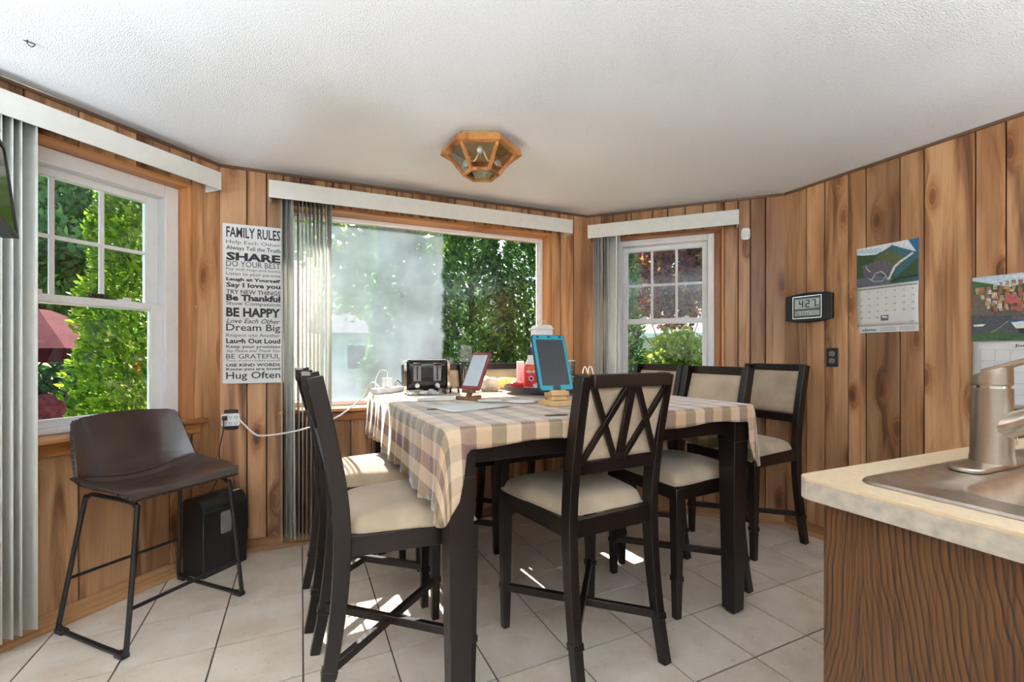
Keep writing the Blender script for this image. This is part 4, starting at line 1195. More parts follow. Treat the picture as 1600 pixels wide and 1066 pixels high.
def cable(name, pts, r, mat, label, n=8, part_of=None):
    pts = [Vector(p) for p in pts]
    if part_of is not None:
        iv = (Matrix.Translation(part_of.location) @ Matrix.Rotation(part_of.rotation_euler[2], 4, 'Z')).inverted()
        pts = [iv @ p for p in pts]
    o = MB().tube(smooth_path(pts, n), r, 7).build(name, mat, part_of, smooth=60)
    return o if part_of is not None else tag(o, label, 'cable')
p0 = WB.p(.035, PT + .040, .795)
c0 = WB.p(.032, PT + .062, .785)
pc = cable('power_cord', [c0, WB.p(.030, .075, .72), WB.p(.01, .07, .60), WA.p(4.54, .10, .52), WA.p(4.50, .09, .42), WA.p(4.48, .075, .392)], .003, BLKP, None, part_of=sh)
iv = (Matrix.Translation(sh.location) @ Matrix.Rotation(WA.ang, 4, 'Z')).inverted()
MB().box((0, 0, 0), (.024, .024, .022)).build('plug', BLKP, pc, iv @ WB.p(.036, PT + .052, .792), WB.ang - WA.ang, bevel=.003)
cable('extension_lead', [WB.p(.100, PT + .036, .785), WB.p(.125, .07, .76), WB.p(.19, .135, .705), WB.p(.24, .165, .695), WB.p(.36, .175, .705), WB.p(.50, .18, .735), WB.p(.64, .19, .79), WB.p(.78, .17, .90), tp(-.70, .70, .985), tp(-.665, .655, .965)], .005, WHITE, 'white extension lead from the wall adapter past the blinds to the table')

# ------------------------------------------------------------------ things on the table
t = empty('toaster', tp(-.415, .555, ZT), radians(14), 'black four-slice toaster with chrome ends at the window end of the table', 'toaster')
b = superbox(.122, .12, .088, e=7); b.v = [(x, y, z + .10) for x, y, z in b.v]; b.build('body', BLKG, t, smooth=50)
for s in (-1, 1):
    bb = MB(); pr = rrect(-.119, .119, .012, .186, .03, 5)
    n = len(pr); bb.add([(s * .112, y, z) for y, z in pr] + [(s * .126, y * .96, .1 + (z - .1) * .96) for y, z in pr], [tuple(range(n))[::-1], tuple(range(n, 2 * n))] + [(k, (k + 1) % n, n + (k + 1) % n, n + k) for k in range(n)])
    bb.build('end_cap', CHROME, t, smooth=40)
MB().prism(rrect(-.108, .108, -.1, .1, .02, 4), .184, .192).build('top_plate', CHROME, t, bevel=.002)
for k in (-.075, -.03, .03, .075): MB().bx(-.09, .09, k - .012, k + .012, .1915, .1930).build('bread_slot', INK, t)
for s in (-1, 1):
    MB().bx(s * .055 - .021, s * .055 + .021, -.1235, -.118, .070, .165).build('lever_slot', GREYP, t, bevel=.002)
    MB().bx(s * .055 - .004, s * .055 + .004, -.1245, -.122, .076, .150).build('lever_track', INK, t)
    MB().bx(s * .055 - .022, s * .055 + .022, -.142, -.118, .158, .170).build('lever', BLKP, t, bevel=.003)
    b = MB(); b.lathe([(.016, 0), (.016, .012), (.013, .016)], 16); o = b.build('dial', CHROME, t, smooth=40, loc=(s * .055, -.118, .045), rot=(radians(90), 0, 0))
for x in (-.09, .09):
    for y in (-.08, .08): MB().lathe([(.010, 0), (.010, .014)], 8, (x, y, 0)).build('foot', BLKP, t)

t0 = t
b = empty('power_strip', tp(-.625, .60, ZT), TA + radians(38), 'white power strip lying at the far left corner of the table', 'power strip')
MB().bx(-.11, .11, -.025, .025, 0, .030).build('casing', WHITE, b, bevel=.004)
for k in range(4): MB().prism(rrect(-.085 + k * .05, -.050 + k * .05, -.016, .016, .008, 3), .0295, .0312).build('socket', PAPER, b)
o = MB().box((0, 0, .0265), (.042, .042, .053)).build('charger_block', WHITE, None, tp(-.630, .592, ZT + .0315), TA + radians(38), bevel=.005)
tag(o, 'white cube charger plugged upright into the power strip', 'charger')
z_ = ZT + .09
cable('charging_cable', [tp(-.630, .592, z_ - .004), tp(-.632, .595, z_ + .030), tp(-.66, .63, z_ + .035), tp(-.68, .66, z_ - .01), tp(-.675, .67, ZT + .01), tp(-.60, .66, ZT + .004)], .002, WHITE, 'thin white charging cable looping over the power strip')
cable('power_cord', [tp(-.53, .60, ZT + .03), tp(-.56, .65, ZT + .065), tp(-.575, .63, ZT + .05), tp(-.580, .615, ZT + .037)], .0035, BLKP, None, part_of=t0)

def tablet(name, u, v, yaw, lean, w, h, th_, case, scr, corner, zb, label, bez=.012):
    e = empty(name, tp(u, v, ZT), yaw, label, 'tablet')
    # local: screen faces -y, leaning back about its foot
    Rm = Matrix.Rotation(radians(-lean), 4, 'X')
    inn = empty('lean', (0, 0, 0)); bpy.data.objects.remove(inn)
    def bld(poly, y0, y1, nm, mat, par, bev=None):
        b_ = MB(); b_.plate(poly, y0, y1)
        b_.v = [tuple(Rm @ Vector((p[0], p[1], p[2])) + Vector((0, 0, zb))) for p in b_.v]
        return b_.build(nm, mat, par, bevel=bev)
    cs = bld(rrect(-w / 2, w / 2, 0, h, corner, 4), 0, th_, 'case', case[0], e, .003)
    if case[1] is not None: bld(rrect(-w / 2 + .004, w / 2 - .004, .004, h - .004, corner, 4), -.003, .002, 'front_frame', case[1], e, .001)
    bld(rrect(-w / 2 + bez, w / 2 - bez, bez * 1.5, h - bez * 1.5, .004, 3), -.0042, -.001, 'screen', scr, e)
    return e, bld
# maroon tablet on a dark wooden stand
yaw = radians(-38)
e, bld = tablet('tablet', -.352, .022, yaw, 27, .118, .200, .014, (MAROON, None), LITSCR, .008, .050, 'small maroon-cased tablet with a pale screen on a dark wooden stand', bez=.011)
s_ = empty('tablet_stand', tp(-.352, .022, ZT), yaw, 'dark wooden stand holding the maroon-cased tablet', 'stand')
MB().bx(-.065, .065, -.030, -.008, 0, .016).build('base_bar', WALNUT, s_, bevel=.002)
MB().bx(-.012, .012, -.008, .075, 0, .016).build('spine', WALNUT, s_, bevel=.002)
MB().rsweep([(0, -.012, .008), (0, .018, .050), (0, .068, .110)], .024, .014).build('upright', WALNUT, s_, bevel=.002)
MB().bx(-.030, .030, -.022, .014, .034, .048).build('ledge', WALNUT, s_, bevel=.002)
# teal tablet on a pale block stand
yaw2 = radians(22)
e, bld = tablet('tablet', -.100, -.372, yaw2, 20, .166, .262, .016, (NAVY, TEAL), SCREEN, .014, .062, 'large teal and navy cased tablet with a dark screen on a pale wooden stand', bez=.017)
bld(rrect(-.018, .018, .004, .024, .006, 3), -.0046, -.002, 'home_notch', NAVY, e)
for x in (-.055, 0, .055): bld(rrect(x - .006, x + .006, .244, .254, .004, 3), -.0046, -.002, 'camera_port', NAVY, e)
s_ = empty('tablet_stand', tp(-.100, -.372, ZT), yaw2, 'pale wooden block stand under the teal tablet', 'stand')
MB().bx(-.050, .050, -.040, .075, 0, .022).build('base_block', PINE, s_, bevel=.002)
MB().rsweep([(0, -.006, .020), (0, .006, .062)], .074, .040).build('riser', PINE, s_, bevel=.002)
MB().rsweep([(0, -.030, .054), (0, .028, .044)], .086, .020).build('ledge', PINE, s_, bevel=.002)
MB().rsweep([(0, .045, .020), (0, .105, .14)], .060, .016).build('back_rest', PINE, s_, bevel=.002)

# turntable tray and what stands on it
ls = empty('lazy_susan', tp(.17, .17, ZT), 0, 'round dark turntable tray in the middle of the table', 'tray')
MB().lathe([(.10, 0), (.10, .014)], 32).build('base_ring', BLKP, ls, smooth=40)
MB().lathe([(.225, .016), (.236, .018), (.240, .046), (.232, .046), (.228, .024), (.001, .024)], 48, cap=False).build('tray', simple('tray_dark', (.045, .042, .044), .35), ls, smooth=35)
LZ = ZT + .0245
bt = empty('creamer_bottle', (*tp(.10, .215)[:2], LZ), radians(-6), 'red-labelled coffee creamer bottle with a dark cap beside the teal tablet', 'bottle')
MILK = simple('bottle_plastic', (.74, .70, .64), .25, var=.04)
MB().lathe([(.040, 0), (.046, .008), (.046, .09), (.044, .12), (.034, .150), (.024, .170), (.022, .198)], 28).build('body', MILK, bt, smooth=50)
MB().lathe([(.0468, .012), (.0468, .095), (.0455, .118), (.040, .138)], 28, cap=False).build('label_wrap', RED, bt, smooth=60)
MB().lathe([(.026, .190), (.028, .196), (.028, .218), (.024, .232), (.002, .238)], 24).build('cap', BLKP, bt, smooth=45)
def wrap(par, me_o, rad):
    for v in me_o.data.vertices:
        a = v.co.x / rad; y_ = v.co.y
        v.co = (rad * sin(a), -rad * cos(a), v.co.z)
o = lettering(bt, 'NESCAFE', 0, 0, .098, w=.062, h=.015, mat=PAPER, name='brand_text', bold=.03); wrap(bt, o, .0478)
b = MB(); b.add([(.0466 * sin(a), -.0476 * cos(a), .118 + z) for z in (-.008, .008) for a in [k * .12 for k in range(-5, 6)]], [(k, k + 1, 12 + k, 11 + k) for k in range(10)]); b.build('orange_flash', ORANGE, bt, fix=False)
b = MB(); b.add([(.0477 * sin(a), -.0477 * cos(a), .060 + .013 * sin(q)) for q, a in [(2 * pi * k / 20, .28 * cos(2 * pi * k / 20)) for k in range(20)]], [tuple(range(20))]); o = b.build('cup_print', PAPER, bt, fix=False)
b = MB(); b.add([(.0481 * sin(a), -.0481 * cos(a), .060 + .009 * sin(q)) for q, a in [(2 * pi * k / 20, .19 * cos(2 * pi * k / 20)) for k in range(20)]], [tuple(range(20))]); b.build('coffee_print', INK, o, fix=False)

def crumple(name, loc, sx_, sy_, sz_, mat, label, cat, seed, amp=.3, rz=0):
    r = random.Random(seed); b = superbox(sx_, sy_, sz_, e=3, n=10, k=7)
    ph = [(r.uniform(0, 6), r.uniform(2, 5), Vector((r.uniform(-1, 1), r.uniform(-1, 1), r.uniform(-1, 1))).normalized()) for _ in range(9)]
    mn = min(sx_, sy_, sz_)
    def dis(p):
        v = Vector(p); k = sum(sin(a + f * 1.4 * v.dot(d) / mn) for a, f, d in ph) / 9
        v = v * (1 + amp * k); v.z = max(-sz_, v.z); return tuple(v)
    b.v = [dis(p) for p in b.v]
    o = b.build(name, mat, None, (loc[0], loc[1], loc[2] + sz_), rz, smooth=28)
    return tag(o, label, cat)
crumple('snack_bag', (*tp(.050, .285)[:2], LZ), .046, .034, .020, RED, 'crumpled red snack packet on the turntable left of the creamer bottle', 'packet', 1)
crumple('snack_bag', (*tp(.10, .10)[:2], LZ), .042, .028, .020, FOIL, 'crumpled silver foil packet in front of the creamer bottle', 'packet', 2)
crumple('produce_bag', tp(-.055, .46, ZT), .058, .05, .040, simple('cellophane', (.80, .72, .52), .2, var=.25, scale=30), 'crumpled pale clear bag of yellowish food behind the maroon tablet', 'bag', 3, .45)
crumple('snack_bag', tp(.10, .545, ZT), .075, .04, .036, YELL, 'yellow packet lying behind the turntable near the far edge', 'packet', 4, .2, TA)
# clear acrylic holder behind the teal tablet
b = empty('acrylic_holder', (*tp(.265, .165)[:2], LZ), radians(5), 'clear plastic upright holder standing behind the teal tablet', 'holder')
MB().bx(-.07, .07, -.045, .045, 0, .004).build('base', CLEAR, b)
for a in ((-.07, -.067, -.045, .045), (.067, .07, -.045, .045), (-.067, .067, -.045, -.042), (-.067, .067, .042, .045)): MB().bx(*a, .004, .155).build('side', CLEAR, b)
rm = MB()
for a in ((-.071, -.066, -.046, .046), (.066, .071, -.046, .046), (-.066, .066, -.046, -.041), (-.066, .066, .041, .046)): rm.bx(*a, .155, .159)
rm.build('rim', PAPER, b)
rl = MB(); rl.lathe([(.020, 0), (.022, .004), (.022, .150), (.018, .154)], 18)
o = rl.build('paper_roll', simple('pale_roll', (.80, .73, .70), .5, var=.06), None, (*tp(.085, .325)[:2], LZ), 0, smooth=40); tag(o, 'pale upright paper roll standing left of the creamer bottle', 'roll')
# white caddy with wire handle
b = empty('white_canister', (*tp(.215, .300)[:2], LZ), TA - radians(10), 'tall white box with a wire handle showing above the teal tablet', 'canister')
MB().bx(-.055, .055, -.045, .045, 0, .340).build('box', WHITE, b, bevel=.006)
MB().plate([(-.062, .340), (.062, .340), (.040, .367), (-.040, .367)], -.05, .05).build('lid', WHITE, b, bevel=.005)
MB().tube(smooth_path([(-.022, 0, .365), (-.020, 0, .387), (0, 0, .397), (.020, 0, .387), (.022, 0, .365)], 5), .002, 6).build('handle', CHROME, b, smooth=60)
# cups, papers, notebook
def cup(u, v, label, r=.030, h=.038):
    e = MB(); e.lathe([(r * .35, h), (r * .75, h * .96), (r * .93, h * .6), (r, .0), (r * 1.04, 0), (r * 1.04, .002), (r * .98, .004), (r * .9, h * .6), (r * .72, h * .92), (r * .3, h * .965)], 20, cap=False)
    o = e.build('dome_lid', CLEAR, None, tp(u, v, ZT), 0, smooth=50); tag(o, label, 'lid', 'clear dome lids')
cup(-.385, .360, 'clear plastic dome lid right in front of the toaster left dial')
cup(-.300, .385, 'clear plastic dome lid farther right in front of the toaster')
def sheetp(name, u, v, w, d, rz, mat, label, cat, seed, lift=.004, z=0):
    b = MB(); r = random.Random(seed); p1, p2 = r.uniform(0, 6), r.uniform(0, 6)
    b.grid(lambda a, c: ((a - .5) * w, (c - .5) * d, .0015 + lift * (.5 + .5 * sin(a * 4 + p1) * sin(c * 3 + p2))), 10, 8)
    o = b.build(name, mat, None, tp(u, v, ZT + z), TA + rz, smooth=60, fix=False)
    m_ = o.modifiers.new('t', 'SOLIDIFY'); m_.thickness = .0006
    return tag(o, label, cat)
sheetp('paper_sheet', -.46, -.26, .30, .21, .25, PAPER2, 'pale greenish paper sheet lying on the cloth in front of the maroon tablet', 'paper', 1)
sheetp('paper_sheet', -.31, -.13, .11, .07, -.3, PAPER, 'small white paper slip near the foot of the dark wooden stand', 'paper', 2, z=.006)
sheetp('paper_sheet', .06, -.36, .22, .10, .5, PAPER2, 'pale paper strip lying right of the pale wooden stand', 'paper', 3)
sheetp('paper_sheet', -.18, -.20, .13, .09, -.7, PAPER, 'white crumpled slip between the two tablet stands', 'paper', 9, .008)
o = MB().bx(-.085, .085, -.045, .045, 0, .012).build('notebook', PAPER2, None, tp(-.50, .075, ZT), TA - radians(20), bevel=.003); tag(o, 'flat pale grey notebook left of the dark wooden tablet stand', 'notebook')
for k, (u, v, rz, lb) in enumerate(((-.60, -.27, .3, 'dark leaf-shaped scrap on the cloth near the left edge of the table'), (-.27, -.635, .2, 'dark leaf-shaped scrap on the cloth near the front edge of the table'))):
    b = MB(); pl_ = [(.045 * cos(q), .016 * sin(q) * (1 - .3 * cos(q) ** 2)) for q in [2 * pi * i / 16 for i in range(16)]]
    b.prism(pl_, 0, .0018); tag(b.build('dark_scrap', BARK, None, tp(u, v, ZT), TA + rz - .4), lb, 'scrap')
r = random.Random(8); b = MB()
for k in range(26):
    x, y = r.uniform(-.085, .085), r.uniform(-.028, .028); a = r.uniform(0, 3); z = .004 + r.uniform(0, .02)
    b.box((x, y, z), (.040, .018, .0012), R=Matrix.Rotation(a, 3, 'Z') @ Matrix.Rotation(r.uniform(-.8, .8), 3, 'X'))
b.v = [(x, y, max(z, .0005)) for x, y, z in b.v]
o = b.build('wrapper_litter', PAPER, None, tp(-.495, .375, ZT), radians(12)); tag(o, 'heap of torn white wrapper pieces in front of the toaster', 'wrappers', kind='stuff')
c_ = empty('clear_tumbler', tp(-.185, .505, ZT), 0, 'clear upright tumbler between the toaster and the maroon tablet', 'tumbler')
MB().lathe([(.026, 0), (.030, .13), (.028, .13), (.0245, .006), (.001, .006)], 20, cap=False).build('glass', CLEAR, c_, smooth=50)
MB().lathe([(.020, .007), (.022, .075)], 14).build('contents', simple('tumbler_contents', (.55, .34, .16), .6, var=.4, scale=60), c_, smooth=50)
q = tp(.56, .52, ZT)
cable('white_wire', [tp(.63, .47, ZT + .004), tp(.635, .475, ZT + .09), tp(.65, .47, ZT + .135), tp(.668, .46, ZT + .09), tp(.668, .455, ZT + .125), tp(.685, .445, ZT + .13), tp(.695, .43, ZT + .06), tp(.695, .42, ZT + .004)], .0035, WHITE, 'tangled white wire standing on the far right corner of the table')

# ------------------------------------------------------------------ counter with sink
K = Vector((.567, .909)); CU = Vector((.9165, .400)); CV = Vector((.400, -.9165))   # CU to the right wall, CV towards the viewer
CANG = atan2(CU.y, CU.x)
CZ = .914
# local x along CU, local y = -CV (away from the viewer); counter occupies y in [-.66, 0]
lenU = (CD - K).dot(WD.n) / (CU.dot(WD.n)) - .02
def cp(u, v, z=0):
    q = K + CU * u + CV * v; return (q.x, q.y, z)
hole = (.075, .84, .090, .595)
cb = empty('counter_cabinet', (*K, 0), CANG, 'dark oak base cabinet with visible grain under the sink counter', 'cabinet')
def cbx(u0, u1, v0, v1, z0, z1, nm, mat, bev=.002, par=None):
    b_ = MB(); b_.bx(u0, u1, -v1, -v0, z0, z1); return b_.build(nm, mat, par or cb, bevel=bev)
o = MB().box((0, 0, 0), (.018, .59, CZ - .042)).build('end_panel', OAK, cb, loc=(.037, -.335, (CZ - .042) / 2), bevel=.002)
cbx(.046, lenU, .040, .058, 0, CZ - .042, 'back_panel', OAK)
cbx(.046, lenU, .60, .62, .10, CZ - .042, 'front_panel', OAK)
cbx(.046, lenU, .06, .60, .10, .118, 'floor_panel', OAK)
wt = empty('worktop', (*K, 0), CANG, 'cream laminate worktop with a rounded corner around the sink', 'worktop')
# worktop pieces round the sink hole
ol = [(0, -.66)] + [(lenU, -.66), (lenU, 0)] + [(.032 + .032 * cos(radians(a)), -.032 + .032 * sin(radians(a))) for a in (90, 108, 126, 144, 162, 180)]
hu0, hu1, hv0, hv1 = hole
bm = bmesh.new()
ov = [bm.verts.new((x, y, 0)) for x, y in ol]
hp = rrect(hu0, hu1, -hv1, -hv0, .03, 4)
hv_ = [bm.verts.new((x, y, 0)) for x, y in hp]
es = [bm.edges.new((ov[i], ov[(i + 1) % len(ov)])) for i in range(len(ov))] + [bm.edges.new((hv_[i], hv_[(i + 1) % len(hv_)])) for i in range(len(hv_))]
bmesh.ops.triangle_fill(bm, edges=es, use_beauty=True)
ret = bmesh.ops.extrude_face_region(bm, geom=list(bm.faces))
bmesh.ops.translate(bm, vec=(0, 0, -.008), verts=[v for v in ret['geom'] if isinstance(v, bmesh.types.BMVert)])
bmesh.ops.recalc_face_normals(bm, faces=bm.faces)
me = bpy.data.meshes.new('top_sheet'); bm.to_mesh(me); bm.free(); me.materials.append(LAMIN)
o = bpy.data.objects.new('top_sheet', me); COL.objects.link(o); o.parent = wt; o.location = (0, 0, CZ)
md = o.modifiers.new('b', 'BEVEL'); md.width = .002; md.segments = 2; md.limit_method = 'ANGLE'
# edge band following the outline
ed = MB(); ring = [(lenU, 0)] + ol[3:] + [(0, -.66)]
inner = [(lenU, -.03), (.05, -.03), (.045, -.032), (.038, -.036), (.034, -.04), (.031, -.045), (.03, -.05), (.03, -.66)]
n = len(ring)
n2 = len(inner)
for i in range(n - 1):
    a, c = ring[i], ring[i + 1]; j = min(i, n2 - 2); d, f = inner[j], inner[j + 1]
    ed.add([(a[0], a[1], CZ - .0075), (c[0], c[1], CZ - .0075), (f[0], f[1], CZ - .0075), (d[0], d[1], CZ - .0075), (a[0], a[1], CZ - .042), (c[0], c[1], CZ - .042), (f[0], f[1], CZ - .042), (d[0], d[1], CZ - .042)],
           [(0, 1, 2, 3), (7, 6, 5, 4), (0, 4, 5, 1), (2, 6, 7, 3)])
ed.build('edge_band', LAMED, wt, smooth=50)
# sink
sk = empty('sink', (*K, CZ), CANG, 'brushed steel drop-in sink in the counter at lower right', 'sink')
u0, u1, v0, v1 = .060, .855, .076, .610
bm = bmesh.new()
def loop(poly, z): return [bm.verts.new((x, y, z)) for x, y in poly]
def link(A, B):
    for i in range(len(A)): bm.faces.new((A[i], A[(i + 1) % len(A)], B[(i + 1) % len(A)], B[i]))
nn = 6
R0 = loop(rrect(u0, u1, -v1, -v0, .035, nn), .001); R1 = loop(rrect(u0 + .003, u1 - .003, -v1 + .003, -v0 - .003, .034, nn), .006)
R2 = loop(rrect(u0 + .012, u1 - .012, -v1 + .012, -v0 - .012, .028, nn), .006); R3 = loop(rrect(u0 + .020, u1 - .020, -v1 + .020, -v0 - .020, .024, nn), .001)
link(R0, R1); link(R1, R2); link(R2, R3)
bu0, bu1, bv0, bv1 = .150, .500, .178, .575
holes = []
for (p0_, p1_) in ((bu0, bu1), (.535, .83)):
    B0 = loop(rrect(p0_, p1_, -bv1, -bv0, .075, nn), .001); B1 = loop(rrect(p0_ + .010, p1_ - .010, -bv1 + .010, -bv0 - .010, .07, nn), -.010)
    B2 = loop(rrect(p0_ + .016, p1_ - .016, -bv1 + .016, -bv0 - .016, .07, nn), -.150); B3 = loop(rrect(p0_ + .04, p1_ - .04, -bv1 + .04, -bv0 - .04, .06, nn), -.178)
    link(B0, B1); link(B1, B2); link(B2, B3); bm.faces.new(B3[::-1]); holes.append(B0)
def loop_edges(A): 
    return [bm.edges.get((A[i], A[(i + 1) % len(A)])) or bm.edges.new((A[i], A[(i + 1) % len(A)])) for i in range(len(A))]
es = loop_edges(R3) + loop_edges(holes[0]) + loop_edges(holes[1])
bmesh.ops.triangle_fill(bm, edges=es, use_beauty=True)
bmesh.ops.recalc_face_normals(bm, faces=bm.faces)
for f in bm.faces: f.smooth = True
me = bpy.data.meshes.new('basin'); bm.to_mesh(me); bm.free(); me.materials.append(SINKM); me.set_sharp_from_angle(angle=radians(50))
o = bpy.data.objects.new('basin', me); COL.objects.link(o); o.parent = sk
MB().lathe([(.045, 0), (.045, .003), (.03, .002), (.002, .000)], 20, ((bu0 + bu1) / 2, -(bv0 + bv1) / 2, -.177)).build('drain', CHROME, sk, smooth=40)
# faucet
fc = empty('faucet', (*cp(.452, .128)[:2], CZ + .0015), CANG, 'brushed nickel single-lever faucet rising from the sink deck', 'faucet')
MB().prism(rrect(-.128, .128, -.030, .030, .029, 8), 0, .010).build('deck_plate', STEEL, fc, bevel=.004, seg=3)
MB().lathe([(.036, .010), (.0355, .016), (.034, .03), (.0325, .165), (.0325, .168)], 32).build('body', STEEL, fc, smooth=40)
MB().lathe([(.029, .168), (.029, .174)], 32).build('collar_ring', CHROME, fc, smooth=40)
# cap with a sloping top running into the lever (towards the viewer: local -y)
cpb = MB(); nseg = 32
vs_ = [(.0325 * cos(2 * pi * k / nseg), .0325 * sin(2 * pi * k / nseg), .174) for k in range(nseg)] + [(.032 * cos(2 * pi * k / nseg), .032 * sin(2 * pi * k / nseg), .205 - .40 * .032 * sin(2 * pi * k / nseg)) for k in range(nseg)]
cpb.add(vs_, [tuple(range(nseg))[::-1], tuple(range(nseg, 2 * nseg))] + [(k, (k + 1) % nseg, nseg + (k + 1) % nseg, nseg + k) for k in range(nseg)])
cpb.build('cap', STEEL, fc, smooth=40, bevel=.003)
MB().rsweep([(0, .010, .203), (0, -.03, .219), (0, -.10, .247), (0, -.155, .268)], [.044, .040, .026, .022], [.010, .010, .008, .007]).build('lever', STEEL, fc, bevel=.003)
sp = smooth_path([(0, -.01, .085), (0, -.05, .105), (0, -.11, .145), (0, -.17, .168), (0, -.215, .160), (0, -.235, .140)], 6)
MB().tube(sp, [.030 - .010 * min(1, i / 10) for i in range(len(sp))], 18).build('spout', STEEL, fc, smooth=50)
# little wire rack beside the faucet
wr = empty('wire_rack', cp(.60, .045, CZ), CANG, 'thin silver wire rack at the back of the worktop behind the faucet', 'rack')
for z in (.004, .035, .066): MB().tube([(-.02, 0, z), (.22, 0, z)], .002, 6).build('rail', CHROME, wr, smooth=60)
for x in (-.02, .06, .14, .22): MB().tube([(x, 0, .0), (x, 0, .066)], .002, 6).build('post', CHROME, wr, smooth=60)

# ------------------------------------------------------------------ wall screen at the left edge of the view
tv = empty('wall_screen', (-1.452, 1.262, 1.675), radians(-49.5), 'dark glossy framed screen on a swivel arm at the left edge of the view', 'screen')
# local x from far edge to near edge; screen faces local +y
Rt = Matrix.Rotation(radians(6), 3, 'X')
def tvb(x0, x1, y0, y1, z0, z1, nm, mat, bev=.003):
    b_ = MB(); b_.bx(x0, x1, y0, y1, z0, z1); b_.v = [tuple(Rt @ Vector(p)) for p in b_.v]; return b_.build(nm, mat, tv, bevel=bev)
tvb(-.26, .26, -.035, 0, -.145, .145, 'housing', BLKP)
for a in ((-.26, -.245, -.145, .145), (.245, .26, -.145, .145), (-.245, .245, .130, .145), (-.245, .245, -.145, -.130)): tvb(a[0], a[1], 0, .005, a[2], a[3], 'bezel', BLKP, .001)
tvb(-.245, .245, 0, .002, -.130, .130, 'display', BLKG, None)
arm_end = Vector((*WA.p(2.98, PT).xy, 1.675)); inv = Matrix.Translation(tv.location) @ Matrix.Rotation(radians(-49.5), 4, 'Z')
le = inv.inverted() @ arm_end
MB().tube([(0, -.03, 0), (le.x * .5, le.y * .5 - .02, 0), tuple(le)], .018, 10).build('arm', BLKM, tv, smooth=50)

# ------------------------------------------------------------------ unseen uplighters added behind the viewer as fill to brighten the room
FILL_GLOW = emis('fill_diffuser', (.77, .885, 1.0), FILL_POWER)
for k, (x, y, lb) in enumerate(((-2.05, .05, 'added black fill uplighter out of view behind the viewer, left'), (.15, -.75, 'added black fill uplighter out of view behind the viewer, middle'), (2.40, -.25, 'added black fill uplighter out of view behind the viewer, right'))):
    e = empty('fill_uplighter', (x, y, 0), 0, lb, 'lamp', 'added fill uplighters')
    MB().lathe([(.14, 0), (.14, .015), (.03, .03)], 24).build('base', BLKM, e, smooth=40)
    MB().tube([(0, 0, .02), (0, 0, 1.16)], .014, 10).build('pole', BLKM, e, smooth=40)
    MB().lathe([(.03, 1.15), (.12, 1.19), (.20, 1.27), (.21, 1.30), (.20, 1.30), (.19, 1.275), (.11, 1.20), (.03, 1.165)], 28, cap=False).build('bowl', BLKM, e, smooth=40)
    MB().lathe([(.185, 1.272), (.185, 1.276)], 28).build('diffuser', FILL_GLOW, e)

# ------------------------------------------------------------------ outdoors
GZ = -.55
b = MB(); b.add([(-60, -40, GZ), (60, -40, GZ), (60, 80, GZ), (-60, 80, GZ)], [(0, 1, 2, 3)])
tag(b.build('ground', GROUNDM), kind='structure')

def leaves(b, pts, size, rnd, asp=.5, flat=None):
    for p, nr in pts:
        s = size * rnd.uniform(.6, 1.3)
        d = Vector((rnd.gauss(0, 1), rnd.gauss(0, 1), rnd.gauss(0, 1)))
        if nr is not None: d = d * .55 + nr
        d.normalize()
        t = d.cross(Vector((rnd.gauss(0, 1), rnd.gauss(0, 1), rnd.gauss(0, 1) + .01))).normalized()
        w = d.cross(t)
        if flat == 'spray':       # leaf points along d (outwards/up)
            a, c = d, t
        else: a, c = t, w
        b.add([p - a * s * .5, p + c * s * asp * .5 + d * s * .08, p + a * s * .5, p - c * s * asp * .5 + d * s * .08], [(0, 1, 2, 3)])

def conifer(name, x, y, h, r, mat, n, label, size=.085, seed=1, taper=.62):
    rnd = random.Random(seed)
    e = empty(name, (x, y, GZ), 0, label, 'tree')
    MB().tube([(0, 0, 0), (0, 0, h * .8)], [.06, .02], 8).build('trunk', BARK, e, smooth=60)
    pts = []
    lobes = [(rnd.uniform(0, 6.28), rnd.uniform(0, 1), rnd.uniform(.5, 1)) for _ in range(60)]
    for _ in range(n):
        t = rnd.random() ** 1.15; a = rnd.uniform(0, 2 * pi)
        rr = r * (1 - t) ** taper * (.72 + .28 * sin(min(1, t * 6) * pi / 2))
        lump = max(0, max(l * (1 - ((a - A + pi) % (2 * pi) - pi) ** 2 * 5 - ((t - T) * 9) ** 2) for A, T, l in lobes))
        rr *= .80 + .28 * lump + .05 * sin(a * 7 + t * 40)
        rr *= rnd.uniform(.78, 1.02) if rnd.random() < .75 else rnd.uniform(.4, .8)
        z = h * (.02 + .98 * t)
        nr = Vector((cos(a), sin(a), .75)).normalized()
        pts.append((Vector((cos(a) * rr, sin(a) * rr, z)), nr))
    b_ = MB(); leaves(b_, pts, size, rnd, .42, 'spray')
    tag(b_.build('foliage', mat, e, fix=False), kind='stuff')
    return e

